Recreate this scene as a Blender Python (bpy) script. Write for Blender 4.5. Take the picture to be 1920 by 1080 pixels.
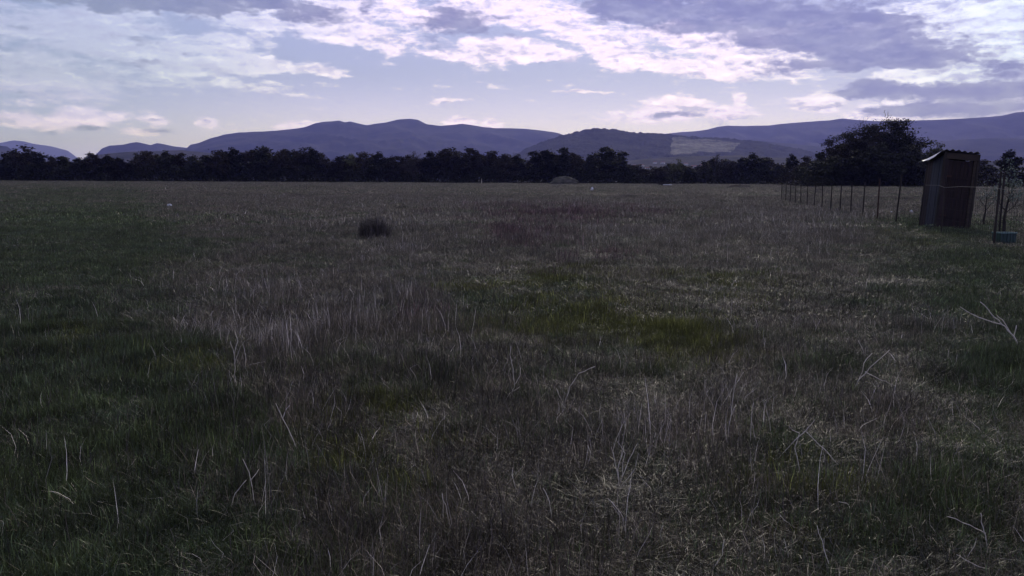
import bpy, math, random
import numpy as np
from mathutils import Vector, Matrix, Euler

for o in list(bpy.data.objects):
    bpy.data.objects.remove(o)
S = bpy.context.scene
COL = S.collection
PI = math.pi
R = math.radians

# ------------------------------------------------------------------ camera
F_PX = 1663.0                       # focal length in pixels of the 1920 px wide photograph
CAM_H = 1.45
PITCH = math.atan(203.0 / F_PX)     # looking down a little
ROLL = R(0.27)
cd = bpy.data.cameras.new('camera')
cam = bpy.data.objects.new('camera', cd)
COL.objects.link(cam)
cd.sensor_width = 36.0
cd.lens = 36.0 * F_PX / 1920.0
cd.clip_start = 0.05
cd.clip_end = 80000
cam.location = (0, 0, CAM_H)
CAM_ROT = Euler((PI / 2 - PITCH, 0, 0)).to_matrix() @ Matrix.Rotation(ROLL, 3, 'Z')
cam.rotation_euler = CAM_ROT.to_euler()
S.camera = cam
SUN_AZ, SUN_EL = R(14), R(34)       # in front of the camera, a little right, veiled by cloud

# ------------------------------------------------------------------ view
S.view_settings.view_transform = 'Standard'
S.view_settings.look = 'None'
S.view_settings.exposure = 0
S.view_settings.gamma = 1
S.view_settings.use_curve_mapping = False
S.cycles.max_bounces = 5
S.cycles.diffuse_bounces = 2
S.cycles.glossy_bounces = 2
S.cycles.transmission_bounces = 2
S.cycles.volume_bounces = 0
S.cycles.transparent_max_bounces = 4
S.cycles.caustics_reflective = False
S.cycles.caustics_refractive = False
S.cycles.use_denoising = True

def px_dir(px, py):
    d = CAM_ROT @ Vector(((px - 960) / F_PX, -(py - 540) / F_PX, -1.0))
    return d.normalized()
def px_azel(px, py):
    d = px_dir(px, py)
    return math.atan2(d.x, d.y), math.asin(d.z)
def ground_at(px, py, z=0.0):
    d = px_dir(px, py)
    t = (z - CAM_H) / d.z
    return Vector((d.x * t, d.y * t, z))
def at_dist(px, py, Y):
    """point on the line of sight whose forward distance is Y"""
    d = px_dir(px, py)
    t = Y / d.y
    return Vector((0, 0, CAM_H)) + d * t

# ------------------------------------------------------------------ node helper
class N:
    """tiny expression builder for shader node trees"""
    def __init__(s, tree): s.t = tree
    def new(s, typ, **kw):
        n = s.t.nodes.new(typ)
        for k, v in kw.items(): setattr(n, k, v)
        return n
    def link(s, a, b): s.t.links.new(a, b)
    def put(s, sock, v):
        if isinstance(v, bpy.types.NodeSocket): s.link(v, sock)
        elif v is not None: sock.default_value = v
    def m(s, op, a, b=None, c=None, clamp=False):
        n = s.new('ShaderNodeMath', operation=op); n.use_clamp = clamp
        s.put(n.inputs[0], a)
        if b is not None: s.put(n.inputs[1], b)
        if c is not None: s.put(n.inputs[2], c)
        return n.outputs[0]
    def v(s, op, a, b=None, out=0, scale=None):
        n = s.new('ShaderNodeVectorMath', operation=op)
        s.put(n.inputs[0], a)
        if b is not None: s.put(n.inputs[1], b)
        if scale is not None: s.put(n.inputs['Scale'], scale)
        return n.outputs[out]
    def comb(s, x, y, z):
        n = s.new('ShaderNodeCombineXYZ')
        for i, q in enumerate((x, y, z)): s.put(n.inputs[i], q)
        return n.outputs[0]
    def sep(s, v):
        n = s.new('ShaderNodeSeparateXYZ'); s.put(n.inputs[0], v); return n.outputs
    def noise(s, vec, scale, detail=4, rough=0.55, out=0, dist=0.0):
        n = s.new('ShaderNodeTexNoise')
        s.put(n.inputs['Vector'], vec)
        n.inputs['Scale'].default_value = scale; n.inputs['Detail'].default_value = detail
        n.inputs['Roughness'].default_value = rough; n.inputs['Distortion'].default_value = dist
        return n.outputs[out]
    def ramp(s, x, a, b, c=0.0, d=1.0, smooth=True):
        n = s.new('ShaderNodeMapRange'); n.interpolation_type = 'SMOOTHSTEP' if smooth else 'LINEAR'
        s.put(n.inputs[0], x)
        for i, q in enumerate((a, b, c, d)): s.put(n.inputs[i + 1], q)
        return n.outputs[0]
    def mix(s, f, a, b, blend='MIX'):
        n = s.new('ShaderNodeMix', data_type='RGBA', blend_type=blend)
        s.put(n.inputs[0], f)
        s.put(n.inputs[6], a if isinstance(a, bpy.types.NodeSocket) else (*a, 1)[:4])
        s.put(n.inputs[7], b if isinstance(b, bpy.types.NodeSocket) else (*b, 1)[:4])
        return n.outputs[2]

# ------------------------------------------------------------------ sky
world = bpy.data.worlds.new('World'); S.world = world
world.use_nodes = True
wt = world.node_tree; wt.nodes.clear(); n = N(wt)
geo = n.new('ShaderNodeTexCoord').outputs['Generated']
dirv = n.v('NORMALIZE', geo)
dx, dy, dz = n.sep(dirv)
az = n.m('ARCTAN2', dx, dy)
el = n.m('ARCSINE', dz)
DEG = 180 / PI
azd = n.m('MULTIPLY', az, DEG); eld = n.m('MULTIPLY', el, DEG)
# cloud-layer coordinates (a flat layer seen in perspective)
iz = n.m('DIVIDE', 1.0, n.m('ADD', n.m('MAXIMUM', dz, 0.0), 0.07))
plane = n.comb(n.m('MULTIPLY', dx, iz), n.m('MULTIPLY', dy, iz), 0.0)
ang = n.comb(azd, n.m('MULTIPLY', eld, 2.1), 0.0)
# edges of the clouds: wobble the angular coordinates
w1 = n.noise(ang, 0.23, 3, 0.6, out=1)
w2 = n.noise(ang, 1.05, 4, 0.65, out=1)
off = n.v('ADD', n.v('SCALE', n.v('SUBTRACT', w1, (0.5, 0.5, 0.5)), scale=5.0),
                 n.v('SCALE', n.v('SUBTRACT', w2, (0.5, 0.5, 0.5)), scale=1.9))
calm = n.ramp(eld, 3.0, 8.0, 0.30, 1.0)
wob = n.v('ADD', n.comb(azd, eld, 0.0), n.v('MULTIPLY', off, n.comb(calm, n.m('MULTIPLY', calm, 0.42), 0.0)))
streak = n.comb(n.m('ADD', azd, n.m('MULTIPLY', eld, 0.8)), n.m('MULTIPLY', eld, 5.2), 3.0)
puff = n.noise(n.v('ADD', n.comb(azd, n.m('MULTIPLY', eld, 1.5), 0.0), n.v('SCALE', w2, scale=1.2)), 1.5, 5, 0.65)
strk = n.noise(streak, 0.42, 5, 0.62)
# the same puffs a little higher and towards the veiled sun: difference gives lit rims and grey bases
pcoord = n.v('ADD', n.comb(azd, n.m('MULTIPLY', eld, 2.6), 0.0), n.v('SCALE', w2, scale=1.2))
embA = n.noise(pcoord, 0.42, 5, 0.58)
embB = n.noise(n.v('ADD', pcoord, (0.15, 0.55, 0.0)), 0.42, 5, 0.58)
emb = n.m('SUBTRACT', embA, embB)
PXD = 1 / F_PX * DEG
def blobs(lst):
    acc = 0.0
    for (px, py, rx, ry, rot, wgt) in lst:
        a_, e_ = px_azel(px, py)
        mp = n.new('ShaderNodeMapping', vector_type='TEXTURE')
        n.put(mp.inputs[0], wob)
        mp.inputs[1].default_value = (a_ * DEG, e_ * DEG, 0)
        mp.inputs[2].default_value = (0, 0, R(-rot))
        mp.inputs[3].default_value = (rx * PXD * 1.35, ry * PXD * 1.35, 1)
        g = n.new('ShaderNodeTexGradient', gradient_type='QUADRATIC_SPHERE')
        n.put(g.inputs[0], mp.outputs[0])
        s_ = n.m('SQRT', g.outputs['Fac'])
        acc = n.m('MULTIPLY_ADD', s_, wgt, acc)
    return acc
WHITE = [(150, 55, 170, 32, 6, 1.0), (60, 120, 150, 55, 0, .8), (250, 92, 110, 22, 12, 1.0), (400, 108, 110, 22, 6, 1.1),
         (500, 128, 90, 18, 8, 1.0), (350, 145, 120, 26, 4, .7), (602, 132, 42, 12, 6, 1.1), (425, 76, 75, 13, 4, 1.1),
         (470, 40, 110, 22, 3, 1.0), (240, 30, 60, 22, 0, .9), (512, 168, 95, 7, 7, .9),
         (30, 225, 50, 12, 0, 1.2), (95, 240, 40, 10, 0, 1.0), (160, 222, 45, 18, 0, 1.5), (300, 226, 28, 11, 0, 1.3), (268, 246, 46, 9, 0, 1.0), (385, 230, 18, 10, 0, 1.2), (230, 215, 20, 8, 0, .6), (440, 240, 40, 9, 0, .5), (130, 175, 140, 35, 4, .45),
         (620, 45, 70, 32, 8, 1.1), (730, 78, 110, 18, 4, 1.1), (800, 20, 220, 34, 0, 1.0), (940, 98, 110, 24, 0, 1.3),
         (1010, 108, 60, 12, 0, 1.2), (1130, 82, 70, 22, 6, 1.3), (1190, 112, 75, 22, 8, 1.3), (1010, 30, 160, 30, 10, 1.1),
         (1370, 85, 130, 38, 4, 1.5), (1440, 130, 120, 22, 2, 1.2), (1300, 128, 70, 18, 0, 1.0), (1250, 60, 60, 16, 0, .8),
         (842, 187, 45, 6, 0, 1.0), (1090, 168, 56, 4, 0, 1.2), (560, 238, 44, 12, 0, 1.6), (860, 230, 30, 12, 0, 1.5), (920, 232, 26, 13, 0, 1.4),
         (1262, 202, 62, 20, 0, 2.0), (1530, 188, 48, 16, 0, 2.0), (1390, 186, 18, 13, 0, 1.0), (1365, 215, 60, 14, 0, 1.0), (1180, 222, 100, 14, 0, .5),
         (1830, 45, 150, 55, 0, 1.5), (1760, 55, 60, 30, 0, 1.3), (1890, 108, 60, 14, 0, 1.3), (1750, 142, 55, 26, 0, 1.2), (1660, 145, 26, 12, 0, 1.1),
         (1860, 150, 40, 18, 0, .7), (1710, 186, 46, 10, 0, 1.2), (1800, 184, 50, 8, 0, 1.1), (1645, 208, 50, 16, 0, 1.3), (1700, 215, 60, 8, 0, 1.0), (1520, 40, 40, 7, 0, .7)]
DARK = [(210, 4, 190, 15, 0, 1.7), (460, 10, 180, 17, 5, 1.9), (330, 22, 60, 8, 0, .5), (70, 50, 40, 8, 0, .5), (300, 78, 60, 8, 12, .5), (270, 112, 80, 8, 4, .45),
        (682, 16, 18, 18, 0, .8), (830, 40, 75, 28, 0, 1.2), (890, 48, 50, 18, 0, .8), (950, 36, 32, 11, 0, .8), (948, 76, 30, 10, 0, .8),
        (1165, 116, 26, 12, 0, .4), (1180, 15, 90, 24, 0, 1.1), (1290, 20, 150, 34, 0, 1.5), (1500, 45, 170, 42, 0, 1.4), (1610, 80, 150, 38, 3, 1.5), (1480, 75, 60, 15, 0, .5),
        (1700, 108, 150, 20, 3, 1.1), (1500, 122, 90, 12, 6, .8), (1640, 120, 100, 14, 0, 1.0), (1650, 168, 60, 16, 0, 1.2), (1760, 168, 130, 16, 0, 1.0),
        (1870, 168, 90, 26, 0, 1.2), (1790, 206, 130, 16, 0, 1.3), (1700, 203, 60, 10, 0, .9), (1890, 128, 60, 10, 0, 1.0), (1590, 178, 40, 8, 0, .6),
        (1265, 214, 48, 7, 0, 1.0), (1538, 197, 34, 6, 0, .9), (1370, 222, 40, 9, 0, .7),
        (165, 238, 30, 7, 0, .9), (295, 223, 14, 5, 0, .8), (382, 228, 10, 6, 0, .7), (300, 246, 44, 6, 0, .6), (90, 250, 30, 5, 0, .5), (1300, 88, 30, 10, 0, .3), (1480, 130, 50, 8, 0, .5)]
above = n.ramp(eld, 10.5, 15.0)                    # higher up the same broken cloud goes on
nz = n.noise(plane, 0.9, 6, 0.58)
nz2 = n.noise(n.v('ADD', plane, (7.3, 2.1, 4.0)), 1.15, 5, 0.55)
fine = n.noise(ang, 0.55, 6, 0.62)
wfield = n.m('ADD', blobs(WHITE), n.m('MULTIPLY', n.m('SUBTRACT', fine, 0.5), 1.3))
wfield = n.m('ADD', wfield, n.m('MULTIPLY', n.m('SUBTRACT', strk, 0.5), n.ramp(eld, 2.0, 7.0, 0.3, 1.7)))
wfield = n.m('ADD', wfield, n.m('MULTIPLY', n.m('SUBTRACT', puff, 0.5), 0.6))
wfield = n.m('ADD', wfield, n.m('MULTIPLY', n.m('MULTIPLY', above, n.m('SUBTRACT', nz, 0.36)), 4.0))
kfield = n.m('ADD', blobs(DARK), n.m('ADD', n.m('MULTIPLY', n.m('SUBTRACT', n.noise(ang, 0.38, 6, 0.65), 0.5), 1.4), n.m('ADD', n.m('MULTIPLY', n.m('SUBTRACT', strk, 0.5), n.ramp(eld, 2.0, 7.0, -0.2, -1.0)), n.m('MULTIPLY', n.m('SUBTRACT', puff, 0.5), -0.8))))
kfield = n.m('ADD', kfield, n.m('MULTIPLY', n.m('MULTIPLY', above, n.m('SUBTRACT', nz2, 0.40)), 5.0))
wa = n.ramp(n.m('ADD', wfield, n.m('MULTIPLY', emb, 0.8)), 0.14, 0.80)
ka = n.ramp(n.m('SUBTRACT', kfield, n.m('MULTIPLY', emb, 1.3)), 0.16, 0.95)
# colour of the clear air between the clouds: Nishita mixed with horizon haze
skyt = n.new('ShaderNodeTexSky', sky_type='NISHITA')
skyt.sun_disc = False
skyt.sun_elevation = SUN_EL
skyt.sun_rotation = SUN_AZ
skyt.air_density = 1.0; skyt.dust_density = 1.5; skyt.ozone_density = 3.0
side = n.ramp(n.m('ABSOLUTE', n.m('SUBTRACT', azd, 3.0)), 8.0, 30.0)
leftw = n.ramp(azd, -8.0, -30.0)
SK = 10.0                                          # Background strength is 0.1
def c(*rgb): return tuple(x * SK for x in rgb)
low = n.mix(leftw, c(.96, .85, 2.05), c(.50, .55, 1.42))
low = n.mix(n.ramp(eld, 0.5, 3.5), n.mix(leftw, c(1.16, .97, 3.8), c(.54, .52, 2.7)), low)
high = n.mix(leftw, c(.36, .39, .88), c(.31, .38, .74))
grad = n.mix(n.ramp(eld, 1.2, 7.0), low, high)
top = n.mix(n.ramp(eld, 12.0, 40.0), grad, c(.22, .26, .50))
clear = n.mix(0.82, skyt.outputs[0], top)
glow = n.ramp(n.m('ABSOLUTE', n.m('SUBTRACT', azd, 6.0)), 26.0, 4.0)
white = n.mix(side, c(1.14, .99, 1.50), c(.84, .94, 1.40))
white = n.mix(leftw, white, c(.57, .61, 1.02))
white = n.mix(n.ramp(eld, 6.0, 2.2, 0.0, 0.9), white, c(1.14, .95, 2.5))
# thick cloud overhead is duller than its lit edges
white = n.mix(n.ramp(eld, 12.0, 30.0), white, c(.52, .53, .64))
body = n.noise(ang, 0.8, 5, 0.6)
white = n.mix(n.ramp(n.m('ADD', body, n.m('MULTIPLY', emb, -1.6)), 0.46, 0.80, 0.0, n.m('MULTIPLY', n.ramp(azd, -6.0, -22.0, 0.72, 0.40), 1.0)), white, c(.44, .44, .80))
white = n.mix(n.m('MULTIPLY', n.ramp(emb, 0.02, 0.14), n.ramp(eld, 14.0, 8.0)), white, n.mix(1.0, white, (1.22, 1.20, 1.14), 'MULTIPLY'))
dark = n.mix(n.ramp(n.noise(ang, 0.5, 5, 0.6), 0.35, 0.7), c(.19, .20, .45), c(.32, .33, .60))
dark = n.mix(leftw, dark, c(.27, .32, .52))
dark = n.mix(n.ramp(eld, 12.0, 30.0), dark, c(.20, .205, .30))
dark = n.mix(n.ramp(emb, 0.0, 0.18, 0.0, 0.5), dark, n.mix(1.0, dark, (1.75, 1.72, 1.5), 'MULTIPLY'))
colr = n.mix(n.m('MULTIPLY', wa, n.ramp(azd, -4.0, -20.0, 0.94, 0.74)), clear, white)
colr = n.mix(n.m('MULTIPLY', ka, 0.88), colr, dark)
# below the horizon: dim ground colour
colr = n.mix(n.ramp(eld, -0.3, -3.0), colr, c(.06, .06, .08))
bg = n.new('ShaderNodeBackground'); n.link(colr, bg.inputs[0]); bg.inputs[1].default_value = 0.1
wo = n.new('ShaderNodeOutputWorld'); n.link(bg.outputs[0], wo.inputs[0])
world.cycles.sampling_method = 'MANUAL'; world.cycles.sample_map_resolution = 512

# ------------------------------------------------------------------ sun (veiled)
sl = bpy.data.lights.new('sun', 'SUN'); sl.energy = 1.2; sl.angle = R(11); sl.color = (1.0, .93, .86)
so = bpy.data.objects.new('sun', sl); COL.objects.link(so)
sdir = Vector((math.sin(SUN_AZ) * math.cos(SUN_EL), math.cos(SUN_AZ) * math.cos(SUN_EL), math.sin(SUN_EL)))
so.rotation_euler = sdir.to_track_quat('Z', 'Y').to_euler()
so.location = (0, 0, 30)

# ------------------------------------------------------------------ numpy noise
def _hash(ix, iy, seed):
    h = (ix.astype(np.int64) * 374761393 + iy.astype(np.int64) * 668265263 + seed * 982451653) & 0x7fffffff
    h = ((h ^ (h >> 13)) * 1274126177) & 0x7fffffff
    return ((h ^ (h >> 16)) & 0xffff) / 65535.0
def vnoise(x, y, seed=0):
    x = np.asarray(x, float); y = np.asarray(y, float)
    ix = np.floor(x); iy = np.floor(y); fx = x - ix; fy = y - iy
    fx = fx * fx * (3 - 2 * fx); fy = fy * fy * (3 - 2 * fy)
    a = _hash(ix, iy, seed); b = _hash(ix + 1, iy, seed); c_ = _hash(ix, iy + 1, seed); d = _hash(ix + 1, iy + 1, seed)
    return (a * (1 - fx) + b * fx) * (1 - fy) + (c_ * (1 - fx) + d * fx) * fy
def fbm(x, y, seed=0, oct=4, gain=.5):
    s = 0; a = 1; t = 0
    for i in range(oct):
        s = s + a * vnoise(x * 2 ** i + i * 17.3, y * 2 ** i - i * 9.1, seed + i); t += a; a *= gain
    return s / t

# ------------------------------------------------------------------ mesh helpers
def mesh_np(name, V, Fc, mats=(), fmat=None, smooth=False):
    V = np.asarray(V, np.float32).reshape(-1, 3)
    me = bpy.data.meshes.new(name)
    if isinstance(Fc, np.ndarray):
        k = Fc.shape[1]; nf = len(Fc)
        me.vertices.add(len(V)); me.vertices.foreach_set('co', V.ravel())
        me.loops.add(nf * k); me.loops.foreach_set('vertex_index', Fc.astype(np.int32).ravel())
        me.polygons.add(nf); me.polygons.foreach_set('loop_start', np.arange(0, nf * k, k, dtype=np.int32))
        me.update(calc_edges=True)
    else:
        me.from_pydata([tuple(map(float, v)) for v in V], [], Fc)
    for m_ in mats: me.materials.append(m_)
    if fmat is not None: me.polygons.foreach_set('material_index', np.asarray(fmat, np.int32))
    if smooth: me.polygons.foreach_set('use_smooth', np.ones(len(me.polygons), bool))
    me.update()
    return me
def link(name, me, parent=None, loc=None, **props):
    o = bpy.data.objects.new(name, me); COL.objects.link(o)
    if parent is not None: o.parent = parent
    if loc is not None: o.location = loc
    for k, v in props.items(): o[k] = v
    return o
def thing(name, label, category, loc=(0, 0, 0), rot=0.0, group=None):
    o = bpy.data.objects.new(name, None); COL.objects.link(o)
    o.location = loc; o.rotation_euler = (0, 0, rot); o.empty_display_size = .2
    o['label'] = label; o['category'] = category
    if group: o['group'] = group
    return o
class MB:
    """collects boxes, tubes and faces into one mesh"""
    def __init__(s): s.V = []; s.F = []
    def add(s, V, Fc):
        k = len(s.V); s.V += [tuple(v) for v in V]; s.F += [tuple(i + k for i in f) for f in Fc]
    def box(s, x0, x1, y0, y1, z0, z1, bev=0.0):
        b = bev
        if b <= 0:
            V = [(x, y, z) for z in (z0, z1) for y in (y0, y1) for x in (x0, x1)]
            s.add(V, [(0, 2, 3, 1), (4, 5, 7, 6), (0, 1, 5, 4), (1, 3, 7, 5), (3, 2, 6, 7), (2, 0, 4, 6)])
        else:   # vertical edges chamfered
            P = [(x0 + b, y0), (x1 - b, y0), (x1, y0 + b), (x1, y1 - b), (x1 - b, y1), (x0 + b, y1), (x0, y1 - b), (x0, y0 + b)]
            V = [(*p, z0) for p in P] + [(*p, z1) for p in P]
            s.add(V, [tuple(range(7, -1, -1)), tuple(range(8, 16))] + [(i, (i + 1) % 8, (i + 1) % 8 + 8, i + 8) for i in range(8)])
    def tube(s, pts, rad, k=6, cap=True):
        pts = [Vector(p) for p in pts]; V = []
        if not hasattr(rad, '__len__'): rad = [rad] * len(pts)
        for i, p in enumerate(pts):
            d = (pts[min(i + 1, len(pts) - 1)] - pts[max(i - 1, 0)]).normalized()
            a = d.cross(Vector((0.31, 0.17, .93)) if abs(d.z) < .9 else Vector((1, 0, 0))).normalized(); b = d.cross(a)
            for j in range(k):
                t = 2 * PI * j / k
                V.append(p + (a * math.cos(t) + b * math.sin(t)) * rad[i])
        Fc = []
        for i in range(len(pts) - 1):
            for j in range(k):
                Fc.append((i * k + j, i * k + (j + 1) % k, (i + 1) * k + (j + 1) % k, (i + 1) * k + j))
        if cap:
            Fc.append(tuple(range(k - 1, -1, -1))); Fc.append(tuple(range((len(pts) - 1) * k, len(pts) * k)))
        s.add(V, Fc)
    def obj(s, name, mat, parent=None, smooth=False, **props):
        me = mesh_np(name, s.V, s.F, [mat], smooth=smooth)
        return link(name, me, parent, **props)

# ------------------------------------------------------------------ materials
def mat_base(name, rough=0.8, spec=0.3):
    m_ = bpy.data.materials.new(name); m_.use_nodes = True
    t = m_.node_tree; nn = N(t)
    b = t.nodes['Principled BSDF']
    b.inputs['Roughness'].default_value = rough
    b.inputs['Specular IOR Level'].default_value = spec
    return m_, nn, b
def mat_noise(name, c1, c2, scale, rough=.8, spec=.3, detail=5, bump=0.0, stretch=(1, 1, 1), metallic=0, lo=.35, hi=.65, coord='Object'):
    m_, nn, b = mat_base(name, rough, spec)
    tc = nn.new('ShaderNodeTexCoord').outputs[coord]
    vec = nn.v('MULTIPLY', tc, stretch)
    f = nn.noise(vec, scale, detail, .6)
    nn.link(nn.mix(nn.ramp(f, lo, hi), c1, c2), b.inputs['Base Color'])
    b.inputs['Metallic'].default_value = metallic
    if bump:
        bp = nn.new('ShaderNodeBump'); bp.inputs['Strength'].default_value = bump; bp.inputs['Distance'].default_value = .01
        nn.link(nn.noise(vec, scale * 4, 4, .6), bp.inputs['Height']); nn.link(bp.outputs[0], b.inputs['Normal'])
    return m_
def vary(m_, lo, hi):
    """each tree of the kind a little lighter or darker, as species and buds differ"""
    nn = N(m_.node_tree); b = m_.node_tree.nodes['Principled BSDF']
    src = b.inputs['Base Color'].links[0].from_socket
    k = nn.ramp(nn.new('ShaderNodeObjectInfo').outputs['Random'], 0, 1, lo, hi, smooth=False)
    nn.link(nn.mix(1.0, src, nn.comb(k, nn.m('MULTIPLY', k, .97), nn.m('MULTIPLY', k, .92)), 'MULTIPLY'), b.inputs['Base Color'])
def mat_grass(name, c1, c2, c3, rough=.55, spec=.25, trans=0.0):
    """blade colour: varies from clump to clump and in patches over the field"""
    m_, nn, b = mat_base(name, rough, spec)
    rnd = nn.new('ShaderNodeObjectInfo').outputs['Random']
    pos = nn.new('ShaderNodeNewGeometry').outputs['Position']
    p = nn.noise(pos, .35, 4, .6)
    a = nn.mix(nn.ramp(p, .35, .65), c1, c2)
    f = nn.noise(pos, 9.0, 3, .7)
    a = nn.mix(nn.m('MULTIPLY', nn.m('ADD', rnd, f), .5), a, c3)
    # tufts of different age: light and dark clumps a hand's breadth to a step across
    k1 = nn.ramp(nn.noise(pos, 2.6, 5, .7), .32, .68, .45, 1.45)
    a = nn.mix(1.0, a, nn.comb(k1, k1, k1), 'MULTIPLY')
    # a few blades much paler: pale strands, and glints put into the colour
    isl = nn.new('ShaderNodeNewGeometry').outputs['Random Per Island']
    a = nn.mix(1.0, a, nn.comb(*[nn.ramp(nn.m('POWER', isl, 8.0), 0, 1, .78, 6.0, smooth=False)] * 3), 'MULTIPLY')
    nn.link(a, b.inputs['Base Color'])
    if trans:
        tr = nn.new('ShaderNodeBsdfTranslucent'); nn.link(a, tr.inputs[0])
        mx = nn.new('ShaderNodeMixShader'); mx.inputs[0].default_value = trans
        nn.link(b.outputs[0], mx.inputs[1]); nn.link(tr.outputs[0], mx.inputs[2])
        nn.link(mx.outputs[0], m_.node_tree.nodes['Material Output'].inputs[0])
    return m_
M = {}
M['dry'] = mat_grass('dry_grass_blades', (.112, .088, .060), (.066, .054, .036), (.150, .120, .082), .40, .5)
M['green'] = mat_grass('green_grass_blades', (.058, .086, .038), (.044, .070, .048), (.084, .098, .034), .42, .4, .2)
M['moss'] = mat_grass('yellow_green_grass', (.098, .106, .028), (.070, .082, .028), (.130, .128, .034), .5, .3, .2)
M['straw'] = mat_grass('straw_stalks', (.38, .33, .26), (.22, .19, .15), (.52, .46, .38), .35, .5)
M['redweed'] = mat_grass('reddish_weed_stalks', (.11, .062, .060), (.085, .052, .054), (.14, .085, .078), .55, .25)
M['weed'] = mat_grass('dark_weed_stems', (.03, .024, .02), (.045, .035, .028), (.02, .017, .017), .7, .2)
M['tuft'] = mat_grass('dark_sedge', (.048, .043, .040), (.060, .052, .046), (.070, .060, .052), .6, .2)
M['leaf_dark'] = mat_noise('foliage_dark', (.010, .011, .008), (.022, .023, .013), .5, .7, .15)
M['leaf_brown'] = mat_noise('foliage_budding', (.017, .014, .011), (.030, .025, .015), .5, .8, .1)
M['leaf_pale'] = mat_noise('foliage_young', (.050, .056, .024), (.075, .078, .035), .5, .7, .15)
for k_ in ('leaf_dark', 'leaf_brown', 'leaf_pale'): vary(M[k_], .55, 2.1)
M['bark'] = mat_noise('bark', (.030, .026, .022), (.060, .052, .045), 3, .9, .1)
M['stalk'] = mat_noise('bleached_stem', (.58, .51, .41), (.76, .68, .56), 30, .6, .3)
M['rust_wall'] = mat_noise('rusted_sheet_wall', (.018, .012, .013), (.038, .023, .022), 3.5, .75, .3, stretch=(1, 1, .25), bump=.3)
M['blue_wall'] = mat_noise('blue_grey_board', (.018, .020, .030), (.032, .032, .044), 3.0, .7, .3, stretch=(1, 1, .2), bump=.3)
M['door'] = mat_noise('brown_door_board', (.013, .008, .009), (.028, .016, .015), 5, .75, .25, stretch=(3, 3, .3), bump=.3)
M['lintel'] = mat_noise('weathered_timber', (.034, .026, .021), (.060, .045, .034), 6, .8, .2, stretch=(.3, 3, 3), bump=.4)
M['post_wood'] = mat_noise('dark_post', (.022, .019, .018), (.045, .036, .030), 8, .85, .2, stretch=(1, 1, .2), bump=.3)
M['rust_post'] = mat_noise('rusty_iron', (.030, .016, .012), (.055, .026, .018), 12, .8, .3)
M['zinc'] = mat_noise('galvanised_sheet', (.50, .51, .54), (.66, .67, .70), 4, .42, .5, metallic=.2, bump=.15)  # galvanised metal, made paler than the roof to carry the sky's reflection
M['zinc_dull'] = mat_noise('dull_corrugated_sheet', (.06, .055, .055), (.17, .16, .165), 3, .55, .4, metallic=.2, bump=.2)
M['wire'] = mat_noise('fence_wire', (.018, .018, .020), (.035, .035, .038), 8, .9, .1)
M['rope'] = mat_noise('pale_cord', (.14, .135, .12), (.22, .21, .19), 20, .8, .2)
M['crate'] = mat_noise('green_plastic', (.010, .036, .026), (.016, .050, .036), 6, .45, .4)
M['crate_rim'] = mat_noise('green_plastic_worn_rim', (.06, .13, .11), (.09, .17, .14), 9, .45, .4)  # rim paler than the panels
M['litter'] = mat_noise('white_plastic', (.62, .62, .64), (.78, .78, .80), 6, .5, .4)
M['blossom'] = mat_noise('pale_young_leaf', (.11, .14, .10), (.20, .24, .18), 5, .6, .3)
M['house_white'] = mat_noise('white_render', (.55, .54, .52), (.72, .71, .69), .3, .8, .2)
M['house_roof'] = mat_noise('clay_roof', (.16, .075, .055), (.24, .12, .09), .4, .8, .2)
M['glass'] = mat_noise('window_glass', (.02, .022, .03), (.04, .045, .055), .5, .15, .5)
M['soil'] = mat_noise('bare_soil', (.06, .05, .042), (.11, .095, .08), .8, .95, .1, bump=.5)
M['bank'] = mat_noise('pale_bank_soil', (.07, .062, .052), (.15, .13, .11), .5, .95, .1, bump=.5)
M['heap'] = mat_noise('old_hay', (.06, .056, .044), (.12, .11, .088), .8, .9, .1, bump=.5)

# ------------------------------------------------------------------ where the field is green and where it is dry
# ellipses given where they lie on the ground (photo spot projected onto the ground)
def gpatch(lst):
    out = []
    for px, py, rx, ry, w in lst:
        p = ground_at(px, py); d = p.y
        rX = rx * d / F_PX
        q0 = ground_at(px, py + ry).y; q1 = ground_at(px, max(py - ry, 352)).y
        out.append((p.x, p.y, rX, max(.5, (q1 - q0) * .5), (q1 + q0) * .5, w))
    return out
GREEN = gpatch([(110, 385, 190, 30, .55), (150, 430, 200, 40, .6), (60, 600, 260, 170, 1.0), (60, 850, 300, 250, 1.0), (250, 480, 150, 60, .6), (150, 1040, 330, 100, .8), (360, 690, 170, 60, .55), (430, 830, 150, 50, .7),
                (1010, 545, 160, 30, .6), (1060, 605, 150, 32, .85), (1240, 620, 110, 30, .6), (1350, 540, 120, 40, .45), (720, 770, 100, 45, .6), (870, 560, 50, 25, .4),
                (1840, 560, 170, 90, 1.0), (1780, 440, 150, 40, 1.0), (1900, 720, 140, 90, 1.0), (1650, 1010, 190, 70, .8), (1490, 860, 60, 50, .6), (1560, 680, 90, 40, .4),
                (700, 920, 80, 50, .5), (450, 1000, 100, 60, .6), (1290, 980, 90, 40, .35), (1800, 900, 90, 90, .6), (820, 700, 90, 30, .3), (1600, 760, 70, 30, .3)])
STALK = gpatch([(560, 590, 180, 60, 1.0), (460, 650, 110, 40, .9), (740, 470, 80, 20, 1.0), (760, 600, 90, 70, .7), (1060, 440, 120, 20, .7), (1460, 440, 150, 30, .9),
                (1550, 410, 130, 18, .9), (1230, 445, 80, 20, .6), (1190, 850, 90, 60, .7), (1370, 790, 90, 70, .6), (900, 390, 500, 20, .45), (640, 420, 400, 20, .4),
                (1340, 570, 60, 40, .5), (1250, 400, 300, 20, .4), (1700, 620, 100, 40, .3)])
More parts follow.
